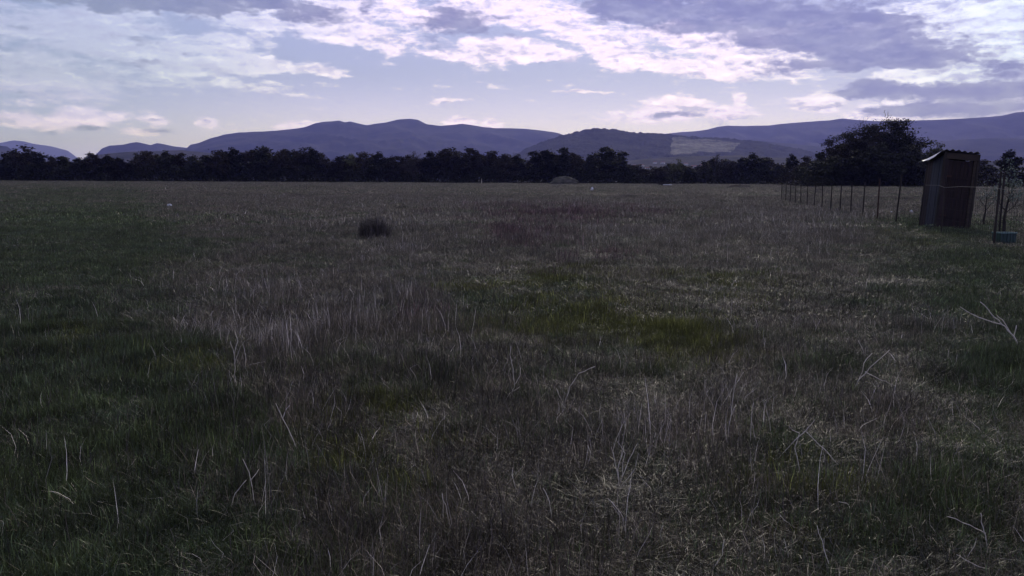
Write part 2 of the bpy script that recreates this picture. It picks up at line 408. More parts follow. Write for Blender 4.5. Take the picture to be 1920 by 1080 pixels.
RED = gpatch([(1040, 402, 110, 14, 1.0), (990, 440, 70, 18, .7), (1160, 475, 50, 12, .5), (790, 590, 35, 14, .8), (1040, 500, 35, 14, .5), (1190, 395, 70, 8, .5)])
MOSS = gpatch([(1060, 605, 170, 34, 1.1), (1240, 625, 130, 26, .9), (1010, 545, 150, 24, .6), (1350, 545, 120, 34, .5), (1290, 660, 110, 30, .6), (735, 770, 80, 34, .6), (860, 545, 60, 22, .4), (1060, 510, 180, 18, .4),
               (360, 690, 120, 40, .3), (700, 900, 60, 40, .3), (1700, 445, 90, 16, .3), (1530, 880, 60, 40, .3), (130, 640, 80, 30, .3), (620, 840, 50, 30, .25)])
def mossness(x, y): return np.clip(psum(MOSS, x, y), 0, 1)
def psum(P, x, y):
    s = np.zeros_like(x)
    for (cx, cy, rx, ry, cy2, w) in P:
        q = ((x - cx * (y / cy)) / np.maximum(rx * (y / cy), .3)) ** 2 + ((y - cy2) / ry) ** 2
        s = s + w * np.exp(-q * 1.1)
    return s
def greenness(x, y):
    nse = fbm(x * .9, y * .55, 3, 4, .6) - .5
    nse2 = fbm(x * .12, y * .07, 11, 3) - .5
    r = np.hypot(x, y)
    g = .10 + psum(GREEN, x, y) * .9 + nse * 1.0 + nse2 * .5
    g = g - .22 * np.clip((r - 22) / 40, 0, 1)
    g = np.where(x / np.maximum(y, .1) < -.40, g + .3 * np.clip((r - 20) / 20, 0, 1), g)
    return np.clip(g, 0, 1)
def stalkness(x, y):
    return np.clip(psum(STALK, x, y) + .7 * (fbm(x * .8, y * .4, 21, 4, .6) - .42), 0, 1) * np.clip(1.25 - psum(GREEN, x, y), 0, 1)
def redness(x, y): return np.clip(psum(RED, x, y), 0, 1)
def gz(x, y):
    """height of the field"""
    x = np.asarray(x, float); y = np.asarray(y, float)
    r = np.hypot(x, y)
    z = (fbm(x * .45, y * .45, 31, 3) - .5) * .10 + (fbm(x * .06, y * .06, 41, 3) - .5) * .25 * np.clip((r - 5) / 25, 0, 1)
    return z * np.clip(1 - (r - 600) / 600, 0, 1)
def gzf(x, y): return float(gz(np.array([x]), np.array([y]))[0])
def on_ground(px, py):
    p = ground_at(px, py)
    for _ in range(3): p = ground_at(px, py, gzf(p.x, p.y))
    return p

# ------------------------------------------------------------------ ground sheet
u = np.linspace(-1, 1, 420); s_ = np.sinh(u * 9.2) / math.sinh(9.2) * 27000
v = np.linspace(0, 1, 520); t_ = -60 + np.sinh(v * 9.4) / math.sinh(9.4) * 27000
t_ = np.concatenate([np.linspace(-1500, -70, 12), t_])
X, Y = np.meshgrid(s_, t_)
Z = gz(X, Y)
nx, ny = len(s_), len(t_)
I = np.arange(nx * ny).reshape(ny, nx)
Fq = np.stack([I[:-1, :-1], I[:-1, 1:], I[1:, 1:], I[1:, :-1]], -1).reshape(-1, 4)
gm, nn, gb = mat_base('field_soil', .95, .1)
pos = nn.new('ShaderNodeNewGeometry').outputs['Position']
att = nn.new('ShaderNodeAttribute'); att.attribute_name = 'green'
f1 = nn.noise(pos, 1.3, 6, .65); f2 = nn.noise(pos, 14, 5, .7); f3 = nn.noise(pos, .02, 4, .6)
dryc = nn.mix(nn.ramp(f2, .35, .65), (.024, .020, .015), (.060, .049, .037))
grec = nn.mix(nn.ramp(f2, .35, .65), (.014, .021, .012), (.034, .046, .022))
gc = nn.mix(nn.ramp(nn.m('ADD', att.outputs['Fac'], nn.m('MULTIPLY', nn.m('SUBTRACT', f1, .5), .8)), .2, .7), dryc, grec)
dist = nn.v('LENGTH', pos, out=1)
farc = nn.mix(nn.ramp(f3, .4, .6), (.056, .047, .041), (.042, .041, .031))
gc = nn.mix(nn.ramp(dist, 60, 300), gc, farc)
nn.link(gc, gb.inputs['Base Color'])
bp = nn.new('ShaderNodeBump'); bp.inputs['Strength'].default_value = .8; bp.inputs['Distance'].default_value = .05
nn.link(f2, bp.inputs['Height']); nn.link(bp.outputs[0], gb.inputs['Normal'])
me = mesh_np('ground', np.stack([X, Y, Z], -1), Fq, [gm], smooth=True)
a_ = me.attributes.new('green', 'FLOAT', 'POINT'); a_.data.foreach_set('value', greenness(X.ravel(), np.maximum(Y.ravel(), .1)).astype(np.float32))
link('ground', me, kind='structure', label='flat field ground under the grass, reaching to the distant hills')

# ------------------------------------------------------------------ mountains and hills
def terrain_mat(name, c1, c2, scale, extra=None):
    m_, nn, b = mat_base(name, .95, .05)
    pos = nn.new('ShaderNodeNewGeometry').outputs['Position']
    f = nn.noise(nn.v('MULTIPLY', pos, (1, .6, 2)), scale, 6, .6)
    col = nn.mix(nn.ramp(f, .35, .65), c1, c2)
    a = nn.new('ShaderNodeAttribute'); a.attribute_name = 'clear'
    if extra:
        f2 = nn.noise(nn.v('MULTIPLY', pos, (1, 1, 4)), .02, 6, .7)
        col = nn.mix(a.outputs['Fac'], col, nn.mix(nn.ramp(f2, .3, .7), *extra))
    nn.link(col, b.inputs['Base Color'])
    return m_
def terrain(name, prof, D, depth, mat, label, amp=.10, crest=2.0, cfreq=.02, seed=1, clear=None, nu=None, nv=36, back=.5, power=1.0):
    pz = [(px_azel(px, py)) for px, py in prof]
    A = np.array([p[0] for p in pz]); E = np.array([p[1] for p in pz])
    nu = nu or max(60, int((prof[-1][0] - prof[0][0]) / 2.4))
    a = np.linspace(A[0], A[-1], nu)
    Hc = np.tan(np.interp(a, A, E)) * D + CAM_H
    k = np.array([.25, .5, .25]); Hs = np.convolve(np.pad(Hc, 1, 'edge'), k, 'valid')
    kw_ = max(3, nu // 9); kk = np.hanning(kw_ * 2 + 1); kk /= kk.sum(); Hb = np.convolve(np.pad(Hs, kw_, 'edge'), kk, 'valid')
    Hb = np.minimum(Hb, Hs * 1.0 + 0 * Hb) * .5 + Hb * .5
    rows = []
    sv = np.concatenate([np.linspace(0, 1, nv), 1 + np.linspace(0, 1, 8)[1:] * back])
    endf = np.clip(np.minimum(a - a[0], a[-1] - a) / (.03), 0, 1) ** .7 if name != 'mountain_slope' else 1
    for s in sv:
        r = D - depth * (1 - s)
        xx = np.sin(a) * r; yy = np.cos(a) * r
        if s <= 1:
            base = (Hb * (1 - s ** 5) + Hs * s ** 5) * s ** power * (1 - .10 * s * (1 - s) * 4)
            w_ = 4 * s * (1 - s)
        else:
            base = Hs * (1 - (s - 1) / back) ** 1.2; w_ = 0
        rid = 1 - np.abs(fbm(a * D / (depth * .16) + s * 2.0, np.full_like(a, s * 2.6), seed, 5) * 2 - 1)
        h = base + (rid - .6) * amp * Hs * w_ * 1.5
        h = h + (fbm(a * D * cfreq, np.full_like(a, s * depth * cfreq), seed + 7, 3, .6) - .5) * crest * np.clip(s * 4, 0, 1)
        h = h * endf
        rows.append(np.stack([xx, yy, h - .6], -1))
    V = np.array(rows); nr = len(rows)
    I = np.arange(nr * nu).reshape(nr, nu)
    Fq = np.stack([I[:-1, :-1], I[:-1, 1:], I[1:, 1:], I[1:, :-1]], -1).reshape(-1, 4)
    me = mesh_np(name, V, Fq, [mat], smooth=True)
    at = me.attributes.new('clear', 'FLOAT', 'POINT')
    vals = np.zeros(nr * nu, np.float32)
    if clear:
        P = V.reshape(-1, 3)
        aa = np.arctan2(P[:, 0], P[:, 1]); ee = np.arctan2(P[:, 2] - CAM_H, np.hypot(P[:, 0], P[:, 1]))
        poly = [px_azel(*q) for q in clear]
        aa = aa + (fbm(P[:, 0] * .02, P[:, 2] * .06, 71, 3) - .5) * .0075; ee = ee + (fbm(P[:, 0] * .015, P[:, 2] * .05, 72, 3) - .5) * .0035
        inside = np.zeros(len(P), bool); j = len(poly) - 1
        for i in range(len(poly)):
            (x1, y1), (x2, y2) = poly[i], poly[j]
            cnd = ((y1 > ee) != (y2 > ee)) & (aa < (x2 - x1) * (ee - y1) / (y2 - y1 + 1e-12) + x1)
            inside ^= cnd; j = i
        vals = inside.astype(np.float32) * np.clip(.55 + .9 * (fbm(P[:, 0] * .006, P[:, 2] * .09, 73, 4) - .3), .15, 1).astype(np.float32)
    at.data.foreach_set('value', vals)
    o = link(name, me, kind='structure', label=label)
    return o, V

tm_far = terrain_mat('far_forest', (.016, .019, .015), (.050, .049, .038), .0035)  # forest tones, contrast widened to put ridge shading into the colour
tm_near = terrain_mat('hill_forest', (.016, .018, .013), (.040, .040, .028), .012, ((.10, .095, .08), (.32, .30, .26)))
tm_field = terrain_mat('hill_fields', (.022, .026, .018), (.065, .058, .050), .012)
terrain('mountain', [(-420, 300), (-200, 285), (-60, 275), (0, 268), (25, 263), (45, 265), (60, 269), (95, 274), (130, 283), (190, 296)], 24000, 3500, tm_far,
        'faintest bluish far mountain at the left edge', seed=3)
terrain('hill', [(-500, 290), (-200, 262), (-60, 266), (0, 273), (28, 276), (45, 283), (80, 300)], 7000, 1800, tm_far, 'dark hill cut by the left edge', seed=4)
terrain('hill', [(70, 300), (95, 288), (112, 281), (125, 279), (138, 283), (160, 298)], 9000, 1200, tm_far, 'small blue hump beside the left edge hill', seed=5)
terrain('hill', [(130, 300), (160, 289), (178, 283), (205, 273), (220, 272), (232, 271), (244, 268), (256, 266), (270, 269), (283, 272), (294, 268), (306, 270), (325, 274), (350, 277), (400, 288), (430, 300)],
        10500, 2400, tm_far, 'low double topped blue hill left of the main mountain', seed=6)
terrain('mountain', [(300, 300), (335, 275), (350, 273), (372, 268), (395, 259), (420, 252), (450, 248), (480, 247), (510, 245), (545, 242), (572, 238), (590, 231), (605, 228), (622, 227), (636, 225), (647, 229), (656, 227),
         (670, 231), (688, 235), (705, 232), (725, 229), (745, 224), (768, 222), (783, 224), (800, 233), (825, 236), (850, 234), (868, 232), (888, 235), (905, 238), (930, 240), (960, 240), (990, 242), (1020, 245), (1045, 249),
         (1080, 262), (1160, 300)], 9000, 3200, tm_far, 'big blue two peaked mountain on the left half of the skyline', amp=.20, seed=8, crest=8, cfreq=.006)
terrain('mountain', [(1120, 300), (1190, 260), (1250, 250), (1285, 247), (1300, 246), (1325, 243), (1345, 238), (1365, 235), (1395, 236), (1440, 235), (1465, 232), (1490, 230), (1530, 227), (1555, 225), (1580, 222), (1610, 225),
         (1645, 227), (1700, 226), (1760, 224), (1820, 221), (1850, 219), (1880, 216), (1905, 211), (1930, 208), (2050, 212), (2200, 225), (2500, 300)], 9800, 3000, tm_far,
        'long blue mountain ridge rising to the right edge', amp=.18, seed=9, crest=8, cfreq=.006)
terrain('hill', [(1320, 300), (1380, 263), (1420, 264), (1480, 269), (1540, 275), (1600, 279), (1680, 275), (1750, 266), (1800, 262), (1850, 259), (1900, 260), (1960, 264), (2100, 262), (2400, 300)], 6600, 1800, tm_far,
        'darker blue foothills below the long right ridge', seed=10, crest=6, cfreq=.01)
hill_o, hill_v = terrain('hill', [(900, 322), (940, 303), (965, 289), (990, 277), (1015, 266), (1045, 256), (1075, 248), (1100, 242), (1120, 240), (1150, 242), (1175, 247), (1200, 248), (1230, 249), (1255, 251), (1290, 255), (1330, 257),
         (1385, 261), (1430, 266), (1490, 277), (1560, 292), (1620, 305)], 4500, 1500, tm_near, 'wooded rounded hill with a pale cleared rectangle on its right side',
        amp=.05, seed=12, crest=15, cfreq=.055, nu=900, nv=110,
        clear=[(1263, 257), (1300, 259), (1345, 262), (1384, 267), (1379, 276), (1372, 284), (1330, 285), (1290, 287), (1262, 290), (1256, 281), (1260, 268)])
terrain('hill', [(100, 312), (170, 290), (225, 285), (300, 283), (340, 281), (400, 287), (470, 302), (560, 318)], 3600, 900, tm_field, 'low brownish foothill in front of the left blue hills', seed=13, crest=5, cfreq=.02)
vill_o, vill_v = terrain('hill', [(980, 322), (1080, 311), (1150, 304), (1200, 299), (1260, 294), (1320, 292), (1400, 291), (1480, 296), (1560, 300), (1700, 300), (1850, 300), (2000, 312)], 2700, 900, tm_field,
        'gentle slope with scattered houses and fields under the wooded hill', seed=14, crest=4, cfreq=.03, nv=44)

# houses of the far village
def house(px, py, Dk, w, h, label, rot, group=None):
    p = at_dist(px, py, Dk)
    V = vill_v.reshape(-1, 3)
    if Dk > 1500:
        i = np.argmin((V[:, 0] - p.x) ** 2 + (V[:, 1] - p.y) ** 2); p.z = V[i, 2] - .8
    t = thing('house', label, 'house', p, rot, group)
    b = MB(); b.box(-w / 2, w / 2, -w * .35, w * .35, 0, h); b.obj('wall', M['house_white'], t)
    r = MB(); o = .4; rh = w * .22
    r.add([(-w / 2 - o, -w * .35 - o, h - .1), (w / 2 + o, -w * .35 - o, h - .1), (w / 2 + o, w * .35 + o, h - .1), (-w / 2 - o, w * .35 + o, h - .1), (-w / 2 - o, 0, h + rh), (w / 2 + o, 0, h + rh)],
          [(0, 1, 5, 4), (2, 3, 4, 5), (1, 2, 5), (3, 0, 4), (0, 3, 2, 1)])
    r.obj('roof', M['house_roof'], t)
    for k in (-.28, 0, .28):
        g = MB(); g.box(w * k - .5, w * k + .5, -w * .35 - .04, -w * .35 + .05, h * .4, h * .4 + 1.3); g.obj('window', M['glass'], t)
    return t
rng = random.Random(5)
HS = [(1166, 299, 11, 4.5, 'white house at the left end of the village, by a tall tree'), (1190, 302, 9, 4, 'small house just right of the tallest tree gap'),
      (1203, 305, 12, 5, 'long pale house low in the village left part'), (1214, 300, 10, 4.5, 'house standing above the long pale one'),
      (1228, 304, 9, 4, 'small white house in the middle of the village'), (1243, 299, 10, 5, 'upper house in the middle of the village'),
      (1262, 303, 11, 4, 'low house below the cleared rectangle corner'), (1286, 300, 10, 4, 'house between two tree crowns under the clearing'),
      (1302, 297, 14, 4, 'wide house under the clearing'), (1318, 298, 16, 4, 'broad pale roofed building in the right part of the village'),
      (1338, 296, 12, 4, 'pale house right of the broad building'), (1356, 298, 10, 4, 'house second from the right end of the village'), (1372, 299, 9, 4, 'rightmost house of the village')]
for (px, py, w, h, lb) in HS:
    house(px, py, rng.uniform(2150, 2450), w, h, lb, rng.uniform(-.5, .5), 'houses of the far village')
p = at_dist(1289, 320, 520)
house(1289, 322, 520, 3.2, 2.2, 'tiny white hut showing between the dark trees', .3)

# ------------------------------------------------------------------ grass
def blade_set(rg, nb, rad, h0, h1, w0, w1, lean, curve, segs=3, flop=0.0, kink=0.0):
    """many tapered bent blades; returns verts, tris"""
    V = []; Fc = []; k = 0
    for b in range(nb):
        r = rad * math.sqrt(rg.random()); t = rg.random() * 2 * PI
        p = np.array([r * math.cos(t), r * math.sin(t), -.02])
        h = rg.uniform(h0, h1); w = rg.uniform(w0, w1) * .5
        ta = rg.random() * 2 * PI
        tilt = abs(rg.gauss(0, lean)) if rg.random() > flop else rg.uniform(.9, 1.5)
        cv = rg.gauss(0, curve)
        wd = rg.random() * 2 * PI; wx = np.array([math.cos(wd), math.sin(wd), 0]) * w
        dirh = np.array([math.cos(ta), math.sin(ta), 0])
        for i in range(segs):
            V.append(p - wx * (1 - i / segs * .7)); V.append(p + wx * (1 - i / segs * .7))
            ang = min(tilt + cv * i, 1.9)
            if kink and rg.random() < kink: ta2 = rg.random() * 2 * PI; dirh = np.array([math.cos(ta2), math.sin(ta2), 0]); tilt += rg.uniform(0, .5)
            p = p + (dirh * math.sin(ang) + np.array([0, 0, math.cos(ang)])) * h / segs
            if p[2] < .005: p[2] = .005 + rg.random() * .02
        V.append(p)
        for i in range(segs - 1):
            a = k + 2 * i; Fc.append((a, a + 1, a + 3)); Fc.append((a, a + 3, a + 2))
        a = k + 2 * (segs - 1); Fc.append((a, a + 1, a + 2)); k += 2 * segs + 1
    return np.array(V), np.array(Fc, np.int32)

def variants(prefix, n_, mat, **kw):
    cl = bpy.data.collections.new(prefix + '_kinds')
    for i in range(n_):
        rg = random.Random(len(prefix) * 1000 + i * 37 + kw['nb'])
        V, Fc = blade_set(rg, **kw)
        me = mesh_np(prefix + '_clump', V, Fc, [mat])
        o = bpy.data.objects.new(prefix + '_clump', me); cl.objects.link(o)
    return cl

def gn_instancer(coll):
    ng = bpy.data.node_groups.new('scatter', 'GeometryNodeTree')
    ng.interface.new_socket('Geometry', in_out='INPUT', socket_type='NodeSocketGeometry')
    ng.interface.new_socket('Geometry', in_out='OUTPUT', socket_type='NodeSocketGeometry')
    L = ng.links.new; nw = ng.nodes.new
    gi = nw('NodeGroupInput'); go = nw('NodeGroupOutput')
    ci = nw('GeometryNodeCollectionInfo'); ci.inputs['Collection'].default_value = coll
    ci.inputs['Separate Children'].default_value = True; ci.inputs['Reset Children'].default_value = True
    ip = nw('GeometryNodeInstanceOnPoints'); ip.inputs['Pick Instance'].default_value = True
    def att(nm, ty):
        a = nw('GeometryNodeInputNamedAttribute'); a.data_type = ty; a.inputs[0].default_value = nm
        return a.outputs[0]
    L(gi.outputs[0], ip.inputs['Points']); L(ci.outputs[0], ip.inputs['Instance'])
    L(att('pick', 'INT'), ip.inputs['Instance Index']); L(att('rot', 'FLOAT_VECTOR'), ip.inputs['Rotation']); L(att('scl', 'FLOAT_VECTOR'), ip.inputs['Scale'])
    L(ip.outputs[0], go.inputs[0])
    return ng
def scatter(name, P, scl, coll, nk, label, seed):
    rg = np.random.default_rng(seed)
    k = len(P)
    me = bpy.data.meshes.new(name); me.vertices.add(k); me.vertices.foreach_set('co', P.astype(np.float32).ravel())
    a = me.attributes.new('pick', 'INT', 'POINT'); a.data.foreach_set('value', rg.integers(0, nk, k).astype(np.int32))
    rot = np.zeros((k, 3), np.float32); rot[:, 2] = rg.random(k) * 2 * PI; rot[:, 0] = rg.normal(0, .06, k); rot[:, 1] = rg.normal(0, .06, k)
    a = me.attributes.new('rot', 'FLOAT_VECTOR', 'POINT'); a.data.foreach_set('vector', rot.ravel())
    a = me.attributes.new('scl', 'FLOAT_VECTOR', 'POINT'); a.data.foreach_set('vector', scl.astype(np.float32).ravel())
    o = link(name, me, kind='stuff', label=label, category='grass')
    md = o.modifiers.new('scatter', 'NODES'); md.node_group = gn_instancer(coll)
    return o
def wedge(y0, y1, dens, seed, margin=1.5, slope=.66):
    """random points over the visible fan of the field between two distances"""
    rg = np.random.default_rng(seed)
    area_box = (y1 - y0) * 2 * (slope * y1 + margin)
    k = int(area_box * dens)
    x = rg.uniform(-(slope * y1 + margin), slope * y1 + margin, k); y = rg.uniform(y0, y1, k)
    ok = np.abs(x) < slope * y + margin
    x, y = x[ok], y[ok]
    return x, y, rg
ZONES = [  # y0, y1, density /m2, lod
    (1.6, 9.0, 150, 0), (9.0, 27.0, 26, 1), (27.0, 85.0, 3.2, 2), (85.0, 349.0, .20, 3)]
LOD = [dict(rad=.13, nb=60, ws=1.0, hs=1.0), dict(rad=.30, nb=115, ws=1.5, hs=.82), dict(rad=.85, nb=260, ws=3.2, hs=.85), dict(rad=2.8, nb=420, ws=8.0, hs=.9)]
NV = 6
KIND = {
 'dry_grass': dict(mat=M['dry'], h0=.05, h1=.18, w0=.0016, w1=.0032, lean=1.0, curve=.50, flop=.50, kink=.35),
 'green_grass': dict(mat=M['green'], h0=.035, h1=.115, w0=.0026, w1=.0048, lean=.62, curve=.36),
 'straw_stalks': dict(mat=M['straw'], h0=.08, h1=.32, w0=.0011, w1=.0022, lean=.55, curve=.28, kink=.40),
 'moss_grass': dict(mat=M['moss'], h0=.02, h1=.09, w0=.0026, w1=.0046, lean=.7, curve=.35),
 'red_weeds': dict(mat=M['redweed'], h0=.10, h1=.32, w0=.003, w1=.006, lean=.3, curve=.15),
 'dark_weeds': dict(mat=M['weed'], h0=.08, h1=.26, w0=.0018, w1=.0034, lean=.6, curve=.25, kink=.35),
}
NBF = {'dry_grass': 1.0, 'green_grass': 1.15, 'straw_stalks': .10, 'moss_grass': 1.4, 'red_weeds': .45, 'dark_weeds': .15}
LBL = {'dry_grass': 'dull grey brown matted dry grass over most of the field', 'green_grass': 'short dark green grass in patches across the field',
       'straw_stalks': 'pale upright straw stalks standing above the dry grass', 'red_weeds': 'reddish purple weed patches in the middle of the field',
       'moss_grass': 'bright yellow green low grass in the centre of the field', 'dark_weeds': 'thin dark dead weed stems among the grass'}
allp = {k: [[], []] for k in KIND}
for zi, (y0, y1, dn, lod) in enumerate(ZONES):
    L_ = LOD[lod]
    for kn, kd in KIND.items():
        x, y, rg = wedge(y0, y1, dn, 100 * zi + len(kn))
        g = greenness(x, y); s = stalkness(x, y); rd = redness(x, y)
        u_ = rg.random(len(x))
        if kn == 'green_grass': keep = u_ < np.clip(.38 - .2 * np.clip((np.hypot(x, y) - 15) / 30, 0, 1) + 1.0 * g, 0, 1); hs = .62 + .42 * g
        elif kn == 'dry_grass': keep = u_ < np.clip(1.05 - .95 * g, .07, 1); hs = .75 + .5 * s + .25 * (1 - g)
        elif kn == 'straw_stalks': keep = u_ < np.clip(.12 - .06 * np.clip((np.hypot(x, y) - 15) / 30, 0, 1) + .60 * s - .12 * g, .03, 1); hs = .65 + .45 * s
        elif kn == 'moss_grass': keep = u_ < np.clip(mossness(x, y) * (.15 + fbm(x * 1.6, y * 1.2, 91, 4)), 0, 1); hs = np.full_like(x, 1.25)
        elif kn == 'red_weeds': keep = u_ < rd * .6; hs = np.full_like(x, .9)
        else: keep = u_ < .14 + .25 * (fbm(x * .7, y * .4, 77, 3) > .55); hs = np.full_like(x, .9)
        if kn != 'moss_grass':
            mo = mossness(x, y) * np.clip(fbm(x * 1.1, y * .8, 91, 3) * 2.2 - .2, 0, 1.2); hs = hs * np.clip(1 - .62 * mo, .3, 1); keep = keep & (rg.random(len(x)) > mo * .6)
        x, y, hs = x[keep], y[keep], hs[keep]
        clump = .35 + 1.35 * np.clip(fbm(x * 1.7, y * 1.5, 55, 4, .6) * 1.6 - .3, 0, 1.2)
        hs = hs * clump * L_['hs'] * rg.uniform(.75, 1.3, len(x))
        P = np.stack([x, y, gz(x, y)], -1)
        sc = np.stack([np.ones_like(x) * rg.uniform(.85, 1.2, len(x)), np.ones_like(x), hs], -1); sc[:, 1] = sc[:, 0]
        kw = {k: v for k, v in kd.items() if k != 'mat'}
        kw['w0'] = kd['w0'] * L_['ws']; kw['w1'] = kd['w1'] * L_['ws']
        kw['nb'] = max(6, int(L_['nb'] * NBF[kn])); kw['rad'] = L_['rad']
        nv_ = 16 if kn == 'straw_stalks' and lod < 2 else NV
        coll = variants(kn + str(lod), nv_, kd['mat'], segs=(3 if lod < 2 else 2), **kw)
        if len(x): scatter(kn, P, sc, coll, nv_, LBL[kn] + (', nearest part', ', middle part', ', farther part', ', far part')[zi], 7 * zi + len(kn))

# ------------------------------------------------------------------ trees
def skeleton(rg, H, base, spread, levels, lean=0.0, tip_n=3, up=.55, limbs=9, fork=0.0):
    segs = []; tips = []
    def grow(p, d, L, r, lv):
        npt = 3 if lv < 2 else 2
        pts = [p]; dd = d.copy()
        for i in range(npt):
            dd = (dd + Vector((rg.gauss(0, .16), rg.gauss(0, .16), rg.gauss(.05, .10)))).normalized()
            pts.append(pts[-1] + dd * L / npt)
        rs = [r * (1 - .62 * i / npt) for i in range(npt + 1)]
        segs.append((pts, rs, lv))
        if lv >= levels: tips.append(pts[-1]); tips.append((pts[-1] + pts[-2]) * .5); return
        for j in range(tip_n + (1 if lv == 1 else 0)):
            f = rg.uniform(.35, 1.0) if j else 1.0
            q = pts[min(int(f * npt), npt - 1)].lerp(pts[min(int(f * npt) + 1, npt)], f * npt - int(f * npt)) if f < 1 else pts[-1]
            nd = (dd + Vector((rg.gauss(0, .55), rg.gauss(0, .55), rg.gauss(.15, .35)))).normalized()
            grow(q, nd, L * rg.uniform(.5, .75), rs[-1] * rg.uniform(.7, .95), lv + 1)
    tr = [Vector((0, 0, -.3))]; r0 = H * .022
    for i in range(1, 6):
        tr.append(Vector((lean * i / 5 * H + rg.gauss(0, .012) * H, rg.gauss(0, .012) * H, H * .72 * i / 5)))
    rr = [r0 * (1.25 - 1.05 * i / 5) for i in range(6)]
    segs.append((tr, rr, 0))
    for k in range(limbs):
        f = base + (1 - base) * (k + rg.random()) / limbs
        z = f * .72 * 5; i = min(int(f * 5), 4); q = tr[i].lerp(tr[i + 1], f * 5 - i)
        t = k * 2.4 + rg.gauss(0, .4)
        e = rg.uniform(.1, .5) + up * f
        d = Vector((math.cos(t) * math.cos(e), math.sin(t) * math.cos(e), math.sin(e)))
        L = spread * H * (1.0 - .55 * abs(f - .45) / .55) * rg.uniform(.75, 1.15) * .62
        grow(q, d, L, r0 * (1 - .7 * f) * .55, 1)
    grow(tr[-1], Vector((0, 0, 1)), H * .2, rr[-1], 1)
    return segs, tips
def tube_np(segs, k=4, minr=0.0):
    b = MB()
    for pts, rs, lv in segs: b.tube(pts, [max(r, minr) for r in rs], k, cap=False)
    return b
def leaves_np(rg, tips, per, size, sig):
    tips = np.array([tuple(t) for t in tips]); nt = len(tips)
    C = np.repeat(tips, per, 0) + rg.normal(0, sig, (nt * per, 3)) * np.array([1, 1, .75])
    m_ = len(C)
    a = rg.normal(size=(m_, 3)); a /= np.linalg.norm(a, axis=1)[:, None]
    b = np.cross(a, rg.normal(size=(m_, 3))); b /= np.linalg.norm(b, axis=1)[:, None]
    s = size * rg.uniform(.45, 1.3, m_)[:, None]
    C[:, 2] = np.maximum(C[:, 2], .05)
    V = np.stack([C - a * s, C + b * s * .55, C + a * s * .8, C - b * s * .5], 1).reshape(-1, 3)
    Fq = np.arange(m_ * 4, dtype=np.int32).reshape(-1, 4)
    return V, Fq
def tree_meshes(nm, seed, H=12, base=.12, spread=.42, levels=3, per=10, size=.5, sig=.55, leafm='leaf_dark', limbs=10, tip_n=3, up=.55, lean=0.0, twig_r=.02, leaf_keep=1.0):
    rg = random.Random(seed); nr = np.random.default_rng(seed)
    segs, tips = skeleton(rg, H, base, spread, levels, lean, tip_n, up, limbs)
    tb = tube_np([s for s in segs if s[2] <= 1], 6)
    trunk = mesh_np(nm + '_trunk', tb.V, tb.F, [M['bark']], smooth=True)
    tw = tube_np([s for s in segs if s[2] > 1], 3, twig_r)
    if leaf_keep < 1: tips = [t for t in tips if rg.random() < leaf_keep]
    V, Fq = leaves_np(nr, tips, per, size, sig)
    k = len(tw.V)
    V2 = np.concatenate([np.array(tw.V).reshape(-1, 3), V]) if k else V
    F2 = tw.F + [tuple(int(i) + k for i in f) for f in Fq]
    crown = mesh_np(nm + '_crown', V2, F2, [M['bark'], M[leafm]], fmat=[0] * len(tw.F) + [1] * len(Fq))
    z = V2[:, 2]; top = float(np.percentile(z, 99.7)); w = float(np.percentile(np.abs(V2[:, 0]), 99))
    return dict(trunk=trunk, crown=crown, H=top, W=w)
PT = [
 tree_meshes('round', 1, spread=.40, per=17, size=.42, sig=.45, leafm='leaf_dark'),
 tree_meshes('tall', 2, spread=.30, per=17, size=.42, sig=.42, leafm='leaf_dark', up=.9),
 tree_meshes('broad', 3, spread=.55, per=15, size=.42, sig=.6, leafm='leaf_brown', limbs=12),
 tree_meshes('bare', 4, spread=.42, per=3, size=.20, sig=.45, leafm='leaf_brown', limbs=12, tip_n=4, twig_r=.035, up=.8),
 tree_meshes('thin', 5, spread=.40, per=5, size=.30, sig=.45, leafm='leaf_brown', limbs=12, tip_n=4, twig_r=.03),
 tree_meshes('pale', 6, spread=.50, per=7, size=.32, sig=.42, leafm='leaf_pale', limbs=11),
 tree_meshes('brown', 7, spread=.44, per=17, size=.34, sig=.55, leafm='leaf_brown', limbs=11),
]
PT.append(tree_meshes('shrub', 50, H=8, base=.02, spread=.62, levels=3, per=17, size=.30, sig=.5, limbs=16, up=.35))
def place_tree(pt, p, h, w, rot, label, group=None, name='tree', cat='tree'):
    q = PT[pt] if isinstance(pt, int) else pt
    t = thing(name, label, cat, p, rot, group)
    for part in ('trunk', 'crown'):
        o = link(part, q[part], t)
        o.scale = (w / 2 / q['W'], w / 2 / q['W'], h / q['H'])
    return t
def tree_px(pt, px, top, wpx, D, label, group=None, seed=0, **kw):
    b = at_dist(px, 345, D); z = gzf(b.x, b.y)
    h = at_dist(px, top, D).z - z
    return place_tree(pt, (b.x, b.y, z), h, wpx * D / F_PX, random.Random(seed or px).random() * 6.28, label, group, **kw)
